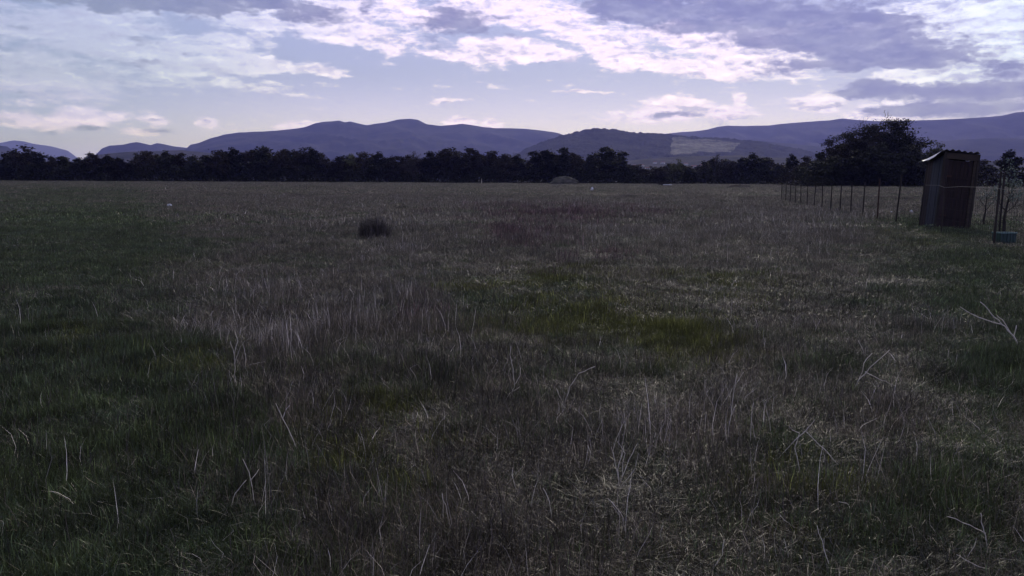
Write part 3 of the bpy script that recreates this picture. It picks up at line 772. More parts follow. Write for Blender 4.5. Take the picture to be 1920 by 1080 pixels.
# skyline of the far belt, from left to right: px, top, width, kind, label
FAR = [(-60, 290, 60, 1, None), (-20, 298, 50, 0, None), (8, 303, 44, 0, 'rounded dark tree at the very left edge of the far belt'), (44, 272, 62, 4, 'tallest tree of the left end, with a ragged thin top'), (72, 286, 40, 1, 'narrow dark tree right of the ragged tall one'),
 (98, 291, 40, 3, 'leafless twiggy tree left of the small blue hump'), (124, 293, 38, 1, None), (148, 296, 40, 0, None), (178, 287, 44, 6, 'wide tree standing left of the slim pointed one'), (204, 291, 36, 0, None), (228, 296, 34, 6, None),
 (247, 303, 30, 0, None), (283, 283, 46, 2, 'broad dark tree just right of the slim pointed one'), (312, 284, 44, 0, None), (338, 287, 40, 6, None), (362, 292, 38, 0, None), (390, 292, 36, 1, None),
 (414, 282, 44, 6, None), (440, 278, 50, 0, None), (470, 281, 44, 6, None), (500, 275, 52, 1, 'high crowned dark tree below the long left shoulder of the mountain'), (530, 280, 46, 6, None), (560, 276, 46, 4, None), (586, 278, 46, 0, 'last high tree left of the dip in the belt'),
 (610, 294, 34, 4, 'low thin tree in the dip of the belt'), (634, 293, 36, 6, None), (655, 288, 40, 5, 'paler olive tree right of the dip in the belt'), (684, 285, 46, 6, None), (712, 286, 44, 0, None), (736, 294, 34, 6, None),
 (758, 297, 34, 4, None), (778, 283, 40, 3, 'bare twiggy tree under the right peak of the mountain'), (806, 284, 42, 6, None), (832, 280, 50, 2, None), (858, 277, 50, 4, 'wide thin topped tree at the middle rise of the belt'), (888, 278, 48, 6, None), (916, 283, 46, 2, None), (944, 289, 40, 6, None),
 (968, 291, 36, 0, None), (1004, 284, 40, 1, None), (1027, 282, 34, 1, 'dark upright tree left of the pointed crown in the belt'), (1053, 277, 38, 1, 'pointed dark crown left of the wooded hill top'), (1084, 291, 36, 6, None), (1106, 292, 34, 0, None),
 (1141, 276, 46, 1, 'tallest dark tree below the wooded hill crest'), (1168, 302, 34, 0, None), (1180, 312, 30, 0, None), (1205, 308, 40, 4, None), (1235, 314, 40, 6, None), (1266, 298, 36, 5, 'olive round tree below the pale clearing'), (1290, 312, 34, 0, None),
 (1315, 308, 34, 4, None), (1343, 288, 38, 3, 'pale limbed bare tree below the right end of the clearing'), (1370, 302, 34, 6, None), (1388, 296, 34, 0, None), (1409, 288, 46, 0, 'dark round tree right of the pale limbed bare one'), (1436, 297, 36, 1, None), (1458, 308, 30, 0, None)]
secs = [(300, 'dark tree in the left stretch of the far belt'), (620, 'dark tree of the belt below the left shoulder of the mountain'), (960, 'dark tree of the belt below the main peaks'),
        (1170, 'dark tree of the belt below the wooded hill'), (2000, 'low dark tree of the belt in front of the village')]
rr = random.Random(9)
ORD = ['', 'first', 'second', 'third', 'fourth', 'fifth', 'sixth', 'seventh', 'eighth', 'ninth', 'tenth']
ANCH = {8: 'rounded tree at the left edge', 44: 'ragged tallest left one', 72: 'narrow tree beside the ragged one', 98: 'leafless twiggy left tree', 178: 'wide one left of the cypress', 283: 'broad one by the cypress',
        500: 'high crowned one under the shoulder', 586: 'last high one before the dip', 610: 'thin one in the dip', 655: 'paler olive tree', 778: 'bare one under the right peak', 858: 'wide thin topped middle one',
        1027: 'dark upright tree', 1053: 'pointed crown left of the hill', 1141: 'tallest one below the hill crest', 1266: 'olive tree below the clearing', 1343: 'pale limbed bare tree', 1409: 'round one past the pale limbed tree'}
anchor, nth = 'left picture edge', 0
for i, (px, top, w, k, lb) in enumerate(FAR):
    D = 352 + rr.uniform(-4, 6)
    if lb: anchor, nth = ANCH.get(px, anchor), 0
    else: nth += 1
    lb2 = lb or ('dark belt tree, %s right of the %s' % (ORD[nth], anchor))
    g = None if lb else 'unremarkable trees of the far belt'
    tree_px(k, px, top + 1, w * 1.25, D, lb2, 'trees of the far belt', seed=i + 1)
# second row standing just behind, fills the belt
for i in range(74):
    px = -70 + i * 21 + rr.uniform(-6, 6)
    tops = [f for f in FAR if abs(f[0] - px) < 30]
    top = (min(t[1] for t in tops) if tops else 300) + rr.uniform(6, 16)
    an = [ANCH[k] for k in sorted(ANCH) if k <= px + 12] or ['left picture edge']
    tree_px(rr.choice([0, 2, 6, 6, 0, 1]), px, top, rr.uniform(44, 60), 372 + rr.uniform(-6, 10), 'half hidden tree behind and right of the ' + an[-1], 'second row of the far belt', seed=500 + i)
# slim cypress
cy = tree_meshes('slim', 30, spread=.07, base=.03, per=8, size=.25, sig=.2, limbs=16, levels=2, up=1.3)
tree_px(cy, 260, 287, 9, 362, 'slim pointed cypress standing above the left belt', seed=3, name='cypress', cat='tree')
# right hand group, nearer
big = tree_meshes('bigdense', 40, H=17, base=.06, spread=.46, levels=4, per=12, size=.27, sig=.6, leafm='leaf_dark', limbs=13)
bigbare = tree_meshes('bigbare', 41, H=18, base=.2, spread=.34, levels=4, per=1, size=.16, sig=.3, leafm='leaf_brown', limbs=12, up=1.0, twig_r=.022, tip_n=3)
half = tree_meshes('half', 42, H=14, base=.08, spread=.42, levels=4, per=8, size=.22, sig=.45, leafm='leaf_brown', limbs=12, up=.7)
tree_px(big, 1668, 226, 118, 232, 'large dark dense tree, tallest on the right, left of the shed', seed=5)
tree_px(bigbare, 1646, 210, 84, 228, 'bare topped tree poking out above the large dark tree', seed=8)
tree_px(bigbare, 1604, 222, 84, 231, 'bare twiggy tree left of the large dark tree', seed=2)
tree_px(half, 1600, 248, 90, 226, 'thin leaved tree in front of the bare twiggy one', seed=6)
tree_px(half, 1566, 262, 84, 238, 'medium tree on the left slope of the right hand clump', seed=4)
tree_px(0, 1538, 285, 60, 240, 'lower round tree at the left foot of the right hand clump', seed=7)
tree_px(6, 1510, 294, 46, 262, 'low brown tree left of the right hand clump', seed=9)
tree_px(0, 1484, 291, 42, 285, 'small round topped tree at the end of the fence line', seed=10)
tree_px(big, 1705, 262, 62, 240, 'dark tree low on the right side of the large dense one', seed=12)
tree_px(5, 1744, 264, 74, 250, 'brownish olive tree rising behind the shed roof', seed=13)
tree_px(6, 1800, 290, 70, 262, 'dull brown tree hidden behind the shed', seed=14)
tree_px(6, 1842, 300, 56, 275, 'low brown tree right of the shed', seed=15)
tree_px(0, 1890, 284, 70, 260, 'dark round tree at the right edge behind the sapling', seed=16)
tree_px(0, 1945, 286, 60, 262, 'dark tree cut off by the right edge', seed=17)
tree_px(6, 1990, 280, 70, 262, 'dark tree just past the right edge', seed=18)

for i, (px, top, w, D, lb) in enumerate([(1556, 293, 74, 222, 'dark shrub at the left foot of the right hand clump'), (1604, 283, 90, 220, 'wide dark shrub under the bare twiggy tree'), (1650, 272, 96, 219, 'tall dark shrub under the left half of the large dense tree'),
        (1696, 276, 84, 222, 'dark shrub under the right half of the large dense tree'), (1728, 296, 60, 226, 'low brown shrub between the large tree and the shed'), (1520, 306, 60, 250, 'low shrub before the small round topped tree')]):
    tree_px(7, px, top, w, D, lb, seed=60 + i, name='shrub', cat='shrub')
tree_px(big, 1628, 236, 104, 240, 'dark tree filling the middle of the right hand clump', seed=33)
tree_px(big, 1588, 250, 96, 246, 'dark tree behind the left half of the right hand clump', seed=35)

# undergrowth below the belts
def undergrowth(name, pts, n_, hmax, size, mat, label, seed, taper=1.6, dep=7):
    nr = np.random.default_rng(seed)
    P = np.array(pts); s = nr.random(n_) * (len(P) - 1); i = s.astype(int); f = (s - i)[:, None]
    C = P[i] * (1 - f) + P[i + 1] * f
    hloc = hmax * (.45 + 1.0 * fbm(C[:, 0] * .12, C[:, 1] * .02, seed, 3))
    z = nr.random(n_) ** taper * hloc
    x = C[:, 0] + nr.normal(0, 1, n_); y = C[:, 1] + nr.uniform(-1, 1, n_) * dep * (1 - .6 * z / hmax / 1.5)
    T = np.stack([x, y, z + gz(x, y)], -1)
    V, Fq = leaves_np(nr, T, 1, size, .05)
    return link(name, mesh_np(name, V, Fq, [mat]), kind='stuff', label=label, category='undergrowth')
bl = [tuple(at_dist(px, 345, 350).xy) for px in range(-120, 1481, 40)]
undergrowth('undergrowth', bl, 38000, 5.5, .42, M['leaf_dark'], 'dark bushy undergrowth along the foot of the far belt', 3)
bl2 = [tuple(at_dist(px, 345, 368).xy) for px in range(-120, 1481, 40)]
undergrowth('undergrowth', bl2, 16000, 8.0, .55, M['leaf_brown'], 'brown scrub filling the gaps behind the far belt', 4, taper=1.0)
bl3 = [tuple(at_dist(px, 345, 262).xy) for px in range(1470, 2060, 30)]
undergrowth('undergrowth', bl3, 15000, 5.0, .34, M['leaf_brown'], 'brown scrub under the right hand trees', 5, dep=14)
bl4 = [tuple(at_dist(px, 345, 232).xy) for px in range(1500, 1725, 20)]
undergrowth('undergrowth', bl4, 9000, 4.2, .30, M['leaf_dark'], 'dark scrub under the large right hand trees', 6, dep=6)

# ------------------------------------------------------------------ haze
hb = MB(); hb.box(-28500, 28500, -1800, 28500, -2.5, 1180)
hm = bpy.data.materials.new('haze'); hm.use_nodes = True; ht = hm.node_tree
for q in list(ht.nodes):
    if q.type == 'BSDF_PRINCIPLED': ht.nodes.remove(q)
pv = ht.nodes.new('ShaderNodeVolumePrincipled'); pv.inputs['Color'].default_value = (.27, .29, 1.0, 1); pv.inputs['Density'].default_value = 7e-5
pv.inputs['Absorption Color'].default_value = (1, 1, 1, 1)
pv.inputs['Anisotropy'].default_value = 0.5
ht.links.new(pv.outputs[0], ht.nodes['Material Output'].inputs['Volume'])
ho = hb.obj('haze', hm, kind='stuff', label='thin blue air over the valley')

# ------------------------------------------------------------------ shed (privy)
SB = on_ground(1752, 428)                      # front left foot
SD = SB.y
def shed():
    W, DP, H = 1.10, 1.0, 2.38
    t = thing('shed', 'narrow leaning privy shed with corrugated roof behind the wire fence', 'shed', SB)
    t.rotation_euler = (0, R(4.4), R(2))
    # local: x right, y away, z up; front at y=0
    def board(nm, x0, x1, y0, y1, z0, z1, m_, par=t, **kw):
        b = MB(); b.box(x0, x1, y0, y1, z0, z1, kw.pop('bev', .004)); return b.obj(nm, m_, par, **kw)
    rg = random.Random(2)
    sl = .26 / DP                              # roof falls to the back
    # left side boards
    k = 6; w = (DP - .08) / k
    for i in range(k):
        y0 = .04 + i * w; hz = H - .10 - sl * (y0 + w)
        o = board('side_board', rg.uniform(-.006, .004), .022, y0 + .004, y0 + w - .004, rg.uniform(.0, .05), hz, M['blue_wall'] if i < 4 else M['rust_wall'])
    for i in range(k):
        y0 = .04 + i * w; hz = H - .10 - sl * (y0 + w)
        board('side_board', W - .022, W + rg.uniform(-.004, .006), y0 + .004, y0 + w - .004, rg.uniform(.0, .05), hz, M['rust_wall'])
    kb = 8; wb = (W - .06) / kb
    for i in range(kb):
        board('back_board', .03 + i * wb + .003, .03 + (i + 1) * wb - .003, DP - .022, DP, rg.uniform(0, .05), H - .10 - sl * DP, M['rust_wall'])
    # corner posts and front frame
    for x0 in (-.012, W - .058):
        board('corner_post', x0, x0 + .07, -.03, .038, -.1, H - .03, M['post_wood'])
    board('corner_post', -.012, .048, DP - .06, DP + .012, -.1, H - .10 - sl * DP, M['post_wood'])
    board('corner_post', W - .048, W + .012, DP - .06, DP + .012, -.1, H - .10 - sl * DP, M['post_wood'])
    board('door_jamb', .062, .165, -.018, .03, 0, H - .24, M['rust_wall'])
    board('door_jamb', W - .155, W - .062, -.018, .03, 0, H - .24, M['lintel'])
    board('lintel', .05, W - .05, -.04, .032, H - .235, H - .05, M['lintel'])
    # door of upright boards, set back
    dn = 6; dw = (W - .165 - .155 - .014) / dn
    door = board('door', .172, W - .162, .022, .040, .05, H - .262, M['post_wood'])
    for i in range(dn):
        board('plank', .172 + i * dw + .003, .172 + (i + 1) * dw - .003, rg.uniform(.002, .008), .022, .06, H - .27 - rg.uniform(0, .02), M['door'], door)
    for z in (.35, 1.55):
        board('brace', .20, W - .19, -.014, .001, z, z + .09, M['door'], door)
    hd = MB(); hd.tube([(W - .24, .0, 1.02), (W - .24, -.045, 1.03), (W - .24, -.045, 1.13), (W - .24, .0, 1.14)], .008, 5); hd.obj('handle', M['rust_post'], door)
    for z in (.42, 1.62):
        h_ = MB(); h_.box(.10, .30, -.030, -.020, z - .02, z + .03); h_.obj('hinge', M['rust_post'], door)
    # corrugated roof
    nx_, ny_ = 57, 7; x0, x1 = -.05, W + .03; y0, y1 = -.10, DP + .12
    V = []; 
    rgn = np.random.default_rng(3); bend = rgn.normal(0, .008, nx_)
    for side_ in (0, 1):
        for j in range(ny_):
            for i in range(nx_):
                x = x0 + (x1 - x0) * i / (nx_ - 1); y = y0 + (y1 - y0) * j / (ny_ - 1)
                z = H + .0 - sl * y + .022 * math.sin((x - x0) / .19 * 2 * PI) + .012 * math.sin(x * 7 + y * 3) - side_ * .006
                V.append((x, y, z))
    Fc = []
    def id_(s, j, i): return s * nx_ * ny_ + j * nx_ + i
    for j in range(ny_ - 1):
        for i in range(nx_ - 1):
            Fc.append((id_(0, j, i), id_(0, j, i + 1), id_(0, j + 1, i + 1), id_(0, j + 1, i)))
            Fc.append((id_(1, j + 1, i), id_(1, j + 1, i + 1), id_(1, j, i + 1), id_(1, j, i)))
    for i in range(nx_ - 1):
        Fc.append((id_(1, 0, i), id_(1, 0, i + 1), id_(0, 0, i + 1), id_(0, 0, i))); Fc.append((id_(0, ny_ - 1, i), id_(0, ny_ - 1, i + 1), id_(1, ny_ - 1, i + 1), id_(1, ny_ - 1, i)))
    for j in range(ny_ - 1):
        Fc.append((id_(0, j, 0), id_(0, j + 1, 0), id_(1, j + 1, 0), id_(1, j, 0))); Fc.append((id_(1, j, nx_ - 1), id_(1, j + 1, nx_ - 1), id_(0, j + 1, nx_ - 1), id_(0, j, nx_ - 1)))
    roof = link('roof', mesh_np('roof', V, Fc, [M['zinc_dull']], smooth=True), t)
    # sheet folded over the left eave, wider mid-way; sky reflection put into its colour
    V = []; n_ = 12
    for i in range(n_ + 1):
        f = i / n_; y = -.10 + f * (DP + .34)
        zt = H - sl * y + .012; dr = .03 + .11 * math.sin(PI * min(1, f * 1.15)) ** .8 + .008 * math.sin(i * 2.3)
        V += [(-.055, y, zt), (-.085, y, zt - .02), (-.16 - .03 * f, y - .01, zt - dr)]
    V2 = V + [(x + .008, y, z - .008) for x, y, z in V]; m_ = len(V); Fc = []
    for i in range(n_):
        for k2 in (0, 1):
            a = i * 3 + k2; Fc.append((a, a + 3, a + 4, a + 1)); Fc.append((m_ + a + 1, m_ + a + 4, m_ + a + 3, m_ + a))
        Fc.append((i * 3 + 2, i * 3 + 5, m_ + i * 3 + 5, m_ + i * 3 + 2))
    link('eave_sheet', mesh_np('eave_sheet', V2, Fc, [M['zinc']]), t, label='bright bent sheet over the left eave')
    return t
shed()

# ------------------------------------------------------------------ fence
FP = []      # (px, base Y distance, top py)
A_ = on_ground(1866, 458); B_ = Vector((21.2, 70.0, 0))
B_ = at_dist(1464, 350, 69.0)
dist_list = [18.4, 21.0, 25.4, 31.0, 34.0, 36.9, 39.6, 42.4, 45.2, 48.1, 51.1, 54.1, 57.1, 60.0, 63.0, 66.0, 69.0]
fence = thing('wire_fence', 'long wire mesh fence on thin dark posts running away past the shed', 'fence', (0, 0, 0))
topz = {18.4: 1.62, 21.0: 1.70, 25.4: 1.74, 31.0: 1.70, 34.0: 1.58, 36.9: 1.42, 39.6: 1.40}
fpos = []
rgf = random.Random(4)
for d in dist_list:
    # fence line: screen x runs from 1868 at 21 m to 1464 at 69 m
    f = (1 / d - 1 / 69.0) / (1 / 21.0 - 1 / 69.0); px = 1464 + (1867 - 1464) * f
    q = at_dist(px, 400, d); z = gzf(q.x, q.y); fpos.append((Vector((q.x, q.y, z)), d))
for p, d in fpos:
    h = topz.get(d, 1.28 + rgf.uniform(-.05, .05)); ln = Vector((rgf.gauss(0, .02), rgf.gauss(0, .02), 0)) * h
    if d == 31.0: ln = Vector((.13, 0, 0))
    if d == 21.0: ln = Vector((.06, 0, 0))
    r_ = .03 if d != 25.4 else .018
    b = MB(); b.tube([p - Vector((0, 0, .2)), p + ln * .3 + Vector((0, 0, h * .3)), p + ln * .7 + Vector((0, 0, h * .7)), p + ln + Vector((0, 0, h))], [r_, r_, r_ * .92, r_ * .85], 7)
    b.obj('post', M['post_wood'] if d != 34.0 else M['rust_post'], fence, **({'label': 'rusty post'} if d == 34.0 else {}))
for hz in (.12, .42, .72, 1.02, 1.24):
    pts = []
    for i in range(len(fpos) - 1):
        a, b = fpos[i][0], fpos[i + 1][0]
        for k in range(4): pts.append(a.lerp(b, k / 4) + Vector((0, -.035, hz - .03 * math.sin(PI * k / 4))))
    pts.append(fpos[-1][0] + Vector((0, -.035, hz)))
    b = MB(); b.tube(pts, .0016, 4); b.obj('wire', M['wire'], fence)
mb = MB()
for i in range(len(fpos) - 1):
    a, b = fpos[i][0], fpos[i + 1][0]; L = (b - a).length; k = int(L / .16)
    for j in range(1, k):
        q = a.lerp(b, j / k) + Vector((0, -.040, 0))
        mb.tube([q + Vector((0, 0, .05)), q + Vector((0, 0, 1.20))], .0028, 3, cap=False)
mb.obj('upright_wires', M['wire'], fence, kind='stuff')
# pale cord tied along the near posts
cp = []
seq = [at_dist(1735, 347, 26.2), at_dist(1760, 347.5, 25.7), fpos[2][0] + Vector((0, -.05, 1.30)), at_dist(1800, 350, 24.3), at_dist(1835, 351, 22.6), fpos[1][0] + Vector((0, -.06, 1.30)), at_dist(1890, 356, 20.4), at_dist(1925, 355, 19.2), fpos[0][0] + Vector((0, -.05, 1.28))]
b = MB(); b.tube([s for s in seq], .0045, 5); co = b.obj('cord', M['rope']); co['label'] = 'pale cord stretched between the near fence posts across the shed'; co['category'] = 'cord'

# ------------------------------------------------------------------ crate
cp_ = on_ground(1882, 456)
ct = thing('crate', 'green plastic crate lying in the grass at the foot of the sapling', 'crate', cp_, R(12))
w, dpt, h = .42, .30, .24
for (x0, x1, y0, y1) in ((-w / 2, w / 2, -dpt / 2, -dpt / 2 + .012), (-w / 2, w / 2, dpt / 2 - .012, dpt / 2), (-w / 2, -w / 2 + .012, -dpt / 2 + .012, dpt / 2 - .012), (w / 2 - .012, w / 2, -dpt / 2 + .012, dpt / 2 - .012)):
    b = MB(); b.box(x0, x1, y0, y1, .02, h); b.obj('side_panel', M['crate'], ct)
b = MB(); b.box(-w / 2 + .012, w / 2 - .012, -dpt / 2 + .012, dpt / 2 - .012, .02, .035); b.obj('bottom', M['crate'], ct)
b = MB()
e = .018
b.box(-w / 2 - e, w / 2 + e, -dpt / 2 - e, -dpt / 2 + .014, h, h + .03); b.box(-w / 2 - e, w / 2 + e, dpt / 2 - .014, dpt / 2 + e, h, h + .03)
b.box(-w / 2 - e, -w / 2 + .014, -dpt / 2 + .014, dpt / 2 - .014, h, h + .03); b.box(w / 2 - .014, w / 2 + e, -dpt / 2 + .014, dpt / 2 - .014, h, h + .03)
b.obj('rim', M['crate_rim'], ct)
for x in (-.14, -.05, .05, .14):
    b = MB(); b.box(x - .008, x + .008, -dpt / 2 - .010, -dpt / 2 - .002, .03, h - .005); b.obj('rib', M['crate'], ct)

# ------------------------------------------------------------------ sapling with stake
def small_tree(px, Y, h, label, seed, spread=.45, leafn=14, name='sapling', leaf='blossom'):
    b = at_dist(px, 400, Y); z = gzf(b.x, b.y)
    rg = random.Random(seed); nr = np.random.default_rng(seed)
    segs, tips = skeleton(rg, h, .42, spread, 2, .02, 3, .7, 7)
    t = thing(name, label, 'tree', (b.x, b.y, z), 0)
    tb = tube_np([s for s in segs if s[2] == 0], 7); tb.obj('trunk', M['bark'], t, smooth=True)
    tb = tube_np([s for s in segs if s[2] > 0], 4, .005); tb.obj('branches', M['bark'], t, kind='stuff')
    V, Fq = leaves_np(nr, tips, leafn, .034, .07); link('leaves', mesh_np('leaves', V, Fq, [M[leaf]]), t, kind='stuff')
    return t
small_tree(1885, 22.4, 1.95, 'sapling with pale young leaves tied beside the near fence post', 3, .34, 9)
small_tree(1846, 30.0, 1.55, 'small pale twiggy sapling right of the shed', 8, .34, 3)
sp = at_dist(1876, 400, 22.2); sz = gzf(sp.x, sp.y)
b = MB(); b.tube([(0, 0, -.2), (.01, 0, .8), (.03, 0, 1.62)], .026, 7); o = b.obj('stake', M['post_wood']); o.location = (sp.x, sp.y, sz)
o['label'] = 'dark wooden stake between the near fence post and the sapling'; o['category'] = 'stake'

# ------------------------------------------------------------------ litter, heaps, tuft
def lump(name, px, py, w, h, d, mat, label, cat, seed, n1=18, n2=8, rough=.25, lift=0.0):
    p = on_ground(px, py); rg = random.Random(seed)
    V = []; Fc = []
    for j in range(n2 + 1):
        f = j / n2 * PI / 2
        for i in range(n1):
            t = 2 * PI * i / n1
            k = 1 + rough * (float(fbm(np.array([math.cos(t) * 2 + seed]), np.array([math.sin(t) * 2 + j * .6]), seed, 3)[0]) - .5) * 2
            V.append((w / 2 * math.cos(t) * math.cos(f) * k, d / 2 * math.sin(t) * math.cos(f) * k, (h * math.sin(f) * (k * .5 + .5)) - .03 + lift))
    for j in range(n2):
        for i in range(n1):
            Fc.append((j * n1 + i, j * n1 + (i + 1) % n1, (j + 1) * n1 + (i + 1) % n1, (j + 1) * n1 + i))
    me = mesh_np(name, V, Fc, [mat], smooth=rough < .3)
    o = link(name, me); o.location = p
    o['label'] = label; o['category'] = cat
    return o
lump('plastic_bag', 318, 388, .26, .10, .14, M['litter'], 'crumpled white plastic bag lying in the grass far left', 'litter', 3, 14, 5, .6, .08)
lump('plastic_bag', 1110, 358.5, .42, .46, .24, M['litter'], 'tiny white scrap standing in the far middle of the field', 'litter', 5, 10, 5, .5, .15)
lump('plastic_bag', 1709, 400, .19, .11, .12, M['litter'], 'rounded white plastic piece on the ground just left of the shed', 'litter', 6, 14, 6, .4, .06)
lump('plastic_bag', 1671, 400, .10, .05, .08, M['litter'], 'small white scrap on the ground between two fence posts', 'litter', 7, 10, 4, .5, .08)
hp = lump('hay_heap', 1058, 346, 9.5, 2.7, 5.0, M['heap'], 'old dome shaped hay heap before the far trees', 'heap', 8, 40, 14, .28)
lump('soil_heap', 1388, 352, 5.4, .55, 2.4, M['soil'], 'long low dark heap on the far right of the field', 'heap', 9, 30, 8, .5)
lump('earth_bank', 1692, 349, 16, 2.5, 7, M['bank'], 'pale bare earth bank under the large tree left of the shed', 'bank', 10, 40, 12, .35)
# far dark cart like pile with a pale board
q = on_ground(1244, 349)
t = thing('brush_pile', 'small dark brush pile with a pale board at the far field edge', 'brush pile', q)
b = MB(); rb = random.Random(3)
for i in range(60):
    a = rb.uniform(0, 6.28); r = rb.uniform(0, 1.4); z = rb.uniform(0, 1.2)
    p0 = Vector((math.cos(a) * r, math.sin(a) * r * .5, z * .3)); b.tube([p0, p0 + Vector((rb.gauss(0, .5), rb.gauss(0, .3), rb.uniform(.2, 1.1)))], .05, 3)
b.obj('branches', M['post_wood'], t, kind='stuff')
b = MB(); b.box(-.3, 1.9, -1.1, -.95, .28, .45); b.obj('board', M['litter'], t)
# dark tuft in the field
q = on_ground(702, 446)
TV = []; TF = []; k0 = 0
for (ox, oy, rd_, hh, nb_) in ((0, 0, .20, .78, 600), (-.22, .05, .14, .66, 360), (.18, -.04, .17, .70, 460), (.32, .1, .10, .50, 200), (-.08, -.16, .13, .56, 220), (-.32, .1, .08, .50, 140)):
    V, Fc = blade_set(random.Random(int(hh * 100)), nb=nb_, rad=rd_, h0=hh * .4, h1=hh, w0=.003, w1=.006, lean=.24, curve=.10, segs=3)
    TV.append(V + np.array([ox, oy, 0])); TF.append(Fc + k0); k0 += len(V)
V = np.concatenate(TV); Fc = np.concatenate(TF)
link('sedge_tuft', mesh_np('sedge_tuft', V, Fc, [M['tuft']]), loc=q, label='dense dark sedge tuft standing alone left of the middle of the field', category='grass tuft')
# thin posts and weeds at the far field edge
for (px, d, h, lb) in ((903, 330, 1.9, 'thin pale upright stick at the far field edge, left of the hay heap'), (1047, 335, 1.3, 'short dark peg at the far field edge before the hay heap')):
    q = at_dist(px, 345, d); b = MB(); b.tube([(0, 0, -.1), (.02, 0, h * .5), (0, 0, h)], [.10, .09, .06], 6)
    o = b.obj('stick', M['stalk'] if px == 903 else M['post_wood']); o.location = (q.x, q.y, gzf(q.x, q.y)); o['label'] = lb; o['category'] = 'stick'

# ------------------------------------------------------------------ single dead stalks that stand out
def stalk(lines, label, r=.0016, name='dead_stalk', mat='stalk', depth=0.0):
    """lines: polylines in photo pixels; the first point of the first one is its foot"""
    foot = on_ground(*lines[0][0]); Yd = foot.y
    rg = random.Random(int(lines[0][0][0]))
    t = thing(name, label, 'dead plant', foot)
    for k, ln in enumerate(lines):
        pts = []
        n_ = len(ln); dd = rg.uniform(-.10, .10)
        for i, (px, py) in enumerate(ln):
            y = Yd + (dd * i / max(1, n_ - 1) if k else dd * .3 * i)
            pts.append(at_dist(px, py, y) - foot)
        # subdivide with slight wobble
        fine_ = []
        for a, b in zip(pts[:-1], pts[1:]):
            L = (b - a).length
            for j in range(3): fine_.append(a.lerp(b, j / 3) + Vector((rg.gauss(0, .022) * L, rg.gauss(0, .02) * L, rg.gauss(0, .022) * L)) * (j > 0))
        fine_.append(pts[-1])
        m_ = len(fine_); rs = [r * 1.35 * (1.25 if k == 0 else .9) * (1 - .6 * i / m_) for i in range(m_)]
        b = MB(); b.tube(fine_, rs, 5); b.obj('stem' if k == 0 else 'side_stem', M[mat], t, smooth=True)
    return t
stalk([[(440, 722), (441, 690), (438, 660), (432, 640)], [(441, 680), (449, 655), (452, 648)], [(439, 665), (446, 640), (441, 622)]], 'pale forked dead stem left of the middle, standing in dry grass')
stalk([[(452, 694), (470, 683), (497, 678)]], 'short pale stem lying sideways right of the forked one on the left')
stalk([[(560, 852), (545, 815), (530, 785), (517, 756)], [(530, 785), (536, 768), (543, 760)]], 'thin straight stalk leaning left in the lower left field')
stalk([[(430, 956), (441, 925), (462, 900)]], 'short bent pale straw in the lower left corner area', .0014)
stalk([[(612, 655), (630, 640), (648, 632)]], 'small slanting pale straw in the left middle', .0014)
stalk([[(480, 950), (470, 900), (455, 860)], [(470, 900), (485, 880)]], 'dull stalk behind the short bent straw on the left', .0012)
stalk([[(955, 745), (965, 725), (962, 690), (956, 665), (958, 648)], [(964, 722), (975, 705), (976, 690)]], 'wavy pale stem near the centre of the lower field')
stalk([[(945, 758), (955, 738), (975, 725)]], 'small curved straw at the foot of the wavy centre stem', .0013)
stalk([[(1058, 760), (1068, 725), (1085, 700), (1116, 687)], [(1055, 755), (1046, 735), (1043, 728)]], 'pale stem bending right near the centre, with a short side twig', .0018)
stalk([[(1600, 735), (1610, 712), (1630, 690), (1668, 656)], [(1603, 728), (1620, 680), (1636, 662)], [(1622, 697), (1650, 712), (1680, 724)]], 'forked white dead plant spreading right on the right side', .0022)
stalk([[(1622, 675), (1618, 655), (1609, 638)]], 'short pale stem behind the forked white plant', .0018)
stalk([[(1912, 652), (1895, 625), (1878, 608), (1858, 588), (1838, 566)], [(1895, 625), (1880, 600), (1870, 592)], [(1900, 635), (1906, 610)], [(1878, 608), (1850, 600), (1800, 575)]], 'long pale fallen branch slanting down to the right edge', .0042)
stalk([[(1500, 895), (1497, 870), (1490, 840), (1499, 812)], [(1499, 812), (1485, 806), (1480, 800)]], 'pale upright twig under the crossing branch at lower right', .0016)
stalk([[(1572, 872), (1553, 850), (1530, 828), (1510, 808)], [(1510, 808), (1519, 798), (1527, 788)], [(1510, 808), (1490, 826), (1455, 865)]], 'white crooked branch crossing over the upright twig at lower right', .0019)
stalk([[(1364, 830), (1371, 780), (1382, 700)], [(1371, 780), (1380, 758)]], 'tall thin straw right of the lower centre', .0014)
stalk([[(1407, 835), (1409, 790), (1413, 755)], [(1420, 832), (1412, 800), (1409, 790)]], 'pair of upright straws standing right of the tall thin one', .0015)
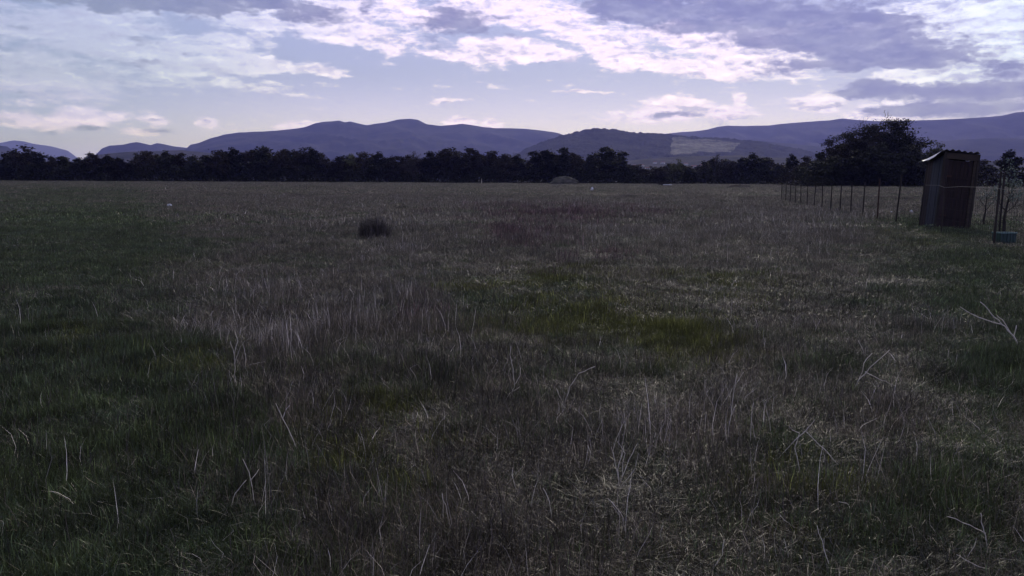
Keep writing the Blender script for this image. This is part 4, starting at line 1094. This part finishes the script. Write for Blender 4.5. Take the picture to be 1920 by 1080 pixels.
stalk([[(1324, 745), (1322, 712), (1321, 740), (1338, 800), (1348, 835)]], 'dull bent straw left of the tall thin one', .0012)
stalk([[(1852, 1034), (1848, 1005), (1840, 980), (1839, 962)], [(1848, 1000), (1820, 985), (1775, 968)]], 'white crooked twig in the lower right corner', .0016)
stalk([[(1872, 1072), (1840, 1064), (1815, 1052), (1794, 1040)]], 'pale straw lying flat at the bottom right', .0015)
stalk([[(1838, 955), (1860, 972), (1905, 1000)]], 'thin pale straw sloping to the right edge near the bottom', .0013)
stalk([[(1162, 920), (1158, 880), (1170, 835)], [(1160, 900), (1150, 850), (1146, 838)], [(1163, 905), (1180, 860), (1195, 832)], [(1166, 900), (1172, 850), (1155, 825)], [(1163, 912), (1190, 880), (1197, 850)]],
      'tuft of bright bent straws in the lower centre right', .0013)
stalk([[(1035, 975), (1030, 940), (1018, 915)]], 'single pale straw left of the bright bent tuft', .0013)
stalk([[(1172, 1010), (1168, 970), (1150, 945), (1140, 935)]], 'curved pale straw below the bright bent tuft', .0013)
stalk([[(845, 1000), (838, 960), (829, 925)]], 'straight pale stalk at the bottom, left of centre', .0013)
stalk([[(905, 985), (895, 970), (883, 958)]], 'tiny slanting straw at the bottom centre', .0012)
stalk([[(1245, 1020), (1238, 1000), (1243, 985)]], 'short kinked straw at the bottom, right of centre', .0013)
stalk([[(1480, 1060), (1440, 1075), (1478, 1045), (1470, 1010)]], 'bent dull stalk at the bottom right of centre', .0012)
stalk([[(1335, 1072), (1355, 1040), (1358, 1012)], [(1335, 1072), (1318, 1055)]], 'arched dry straw at the bottom, left of the dull stalk', .0012)
stalk([[(1560, 1075), (1545, 1030), (1532, 985)]], 'dull upright stem near the bottom right', .0012)
stalk([[(1100, 880), (1108, 850), (1102, 835)]], 'short straw just left of the bright bent tuft', .0012)
stalk([[(1490, 990), (1470, 975), (1462, 965)]], 'small pale straw left of the crossing branch foot', .0013)
stalk([[(1597, 965), (1590, 945), (1572, 940)]], 'small kinked pale straw right of the crossing branch', .0015)
print('script done')
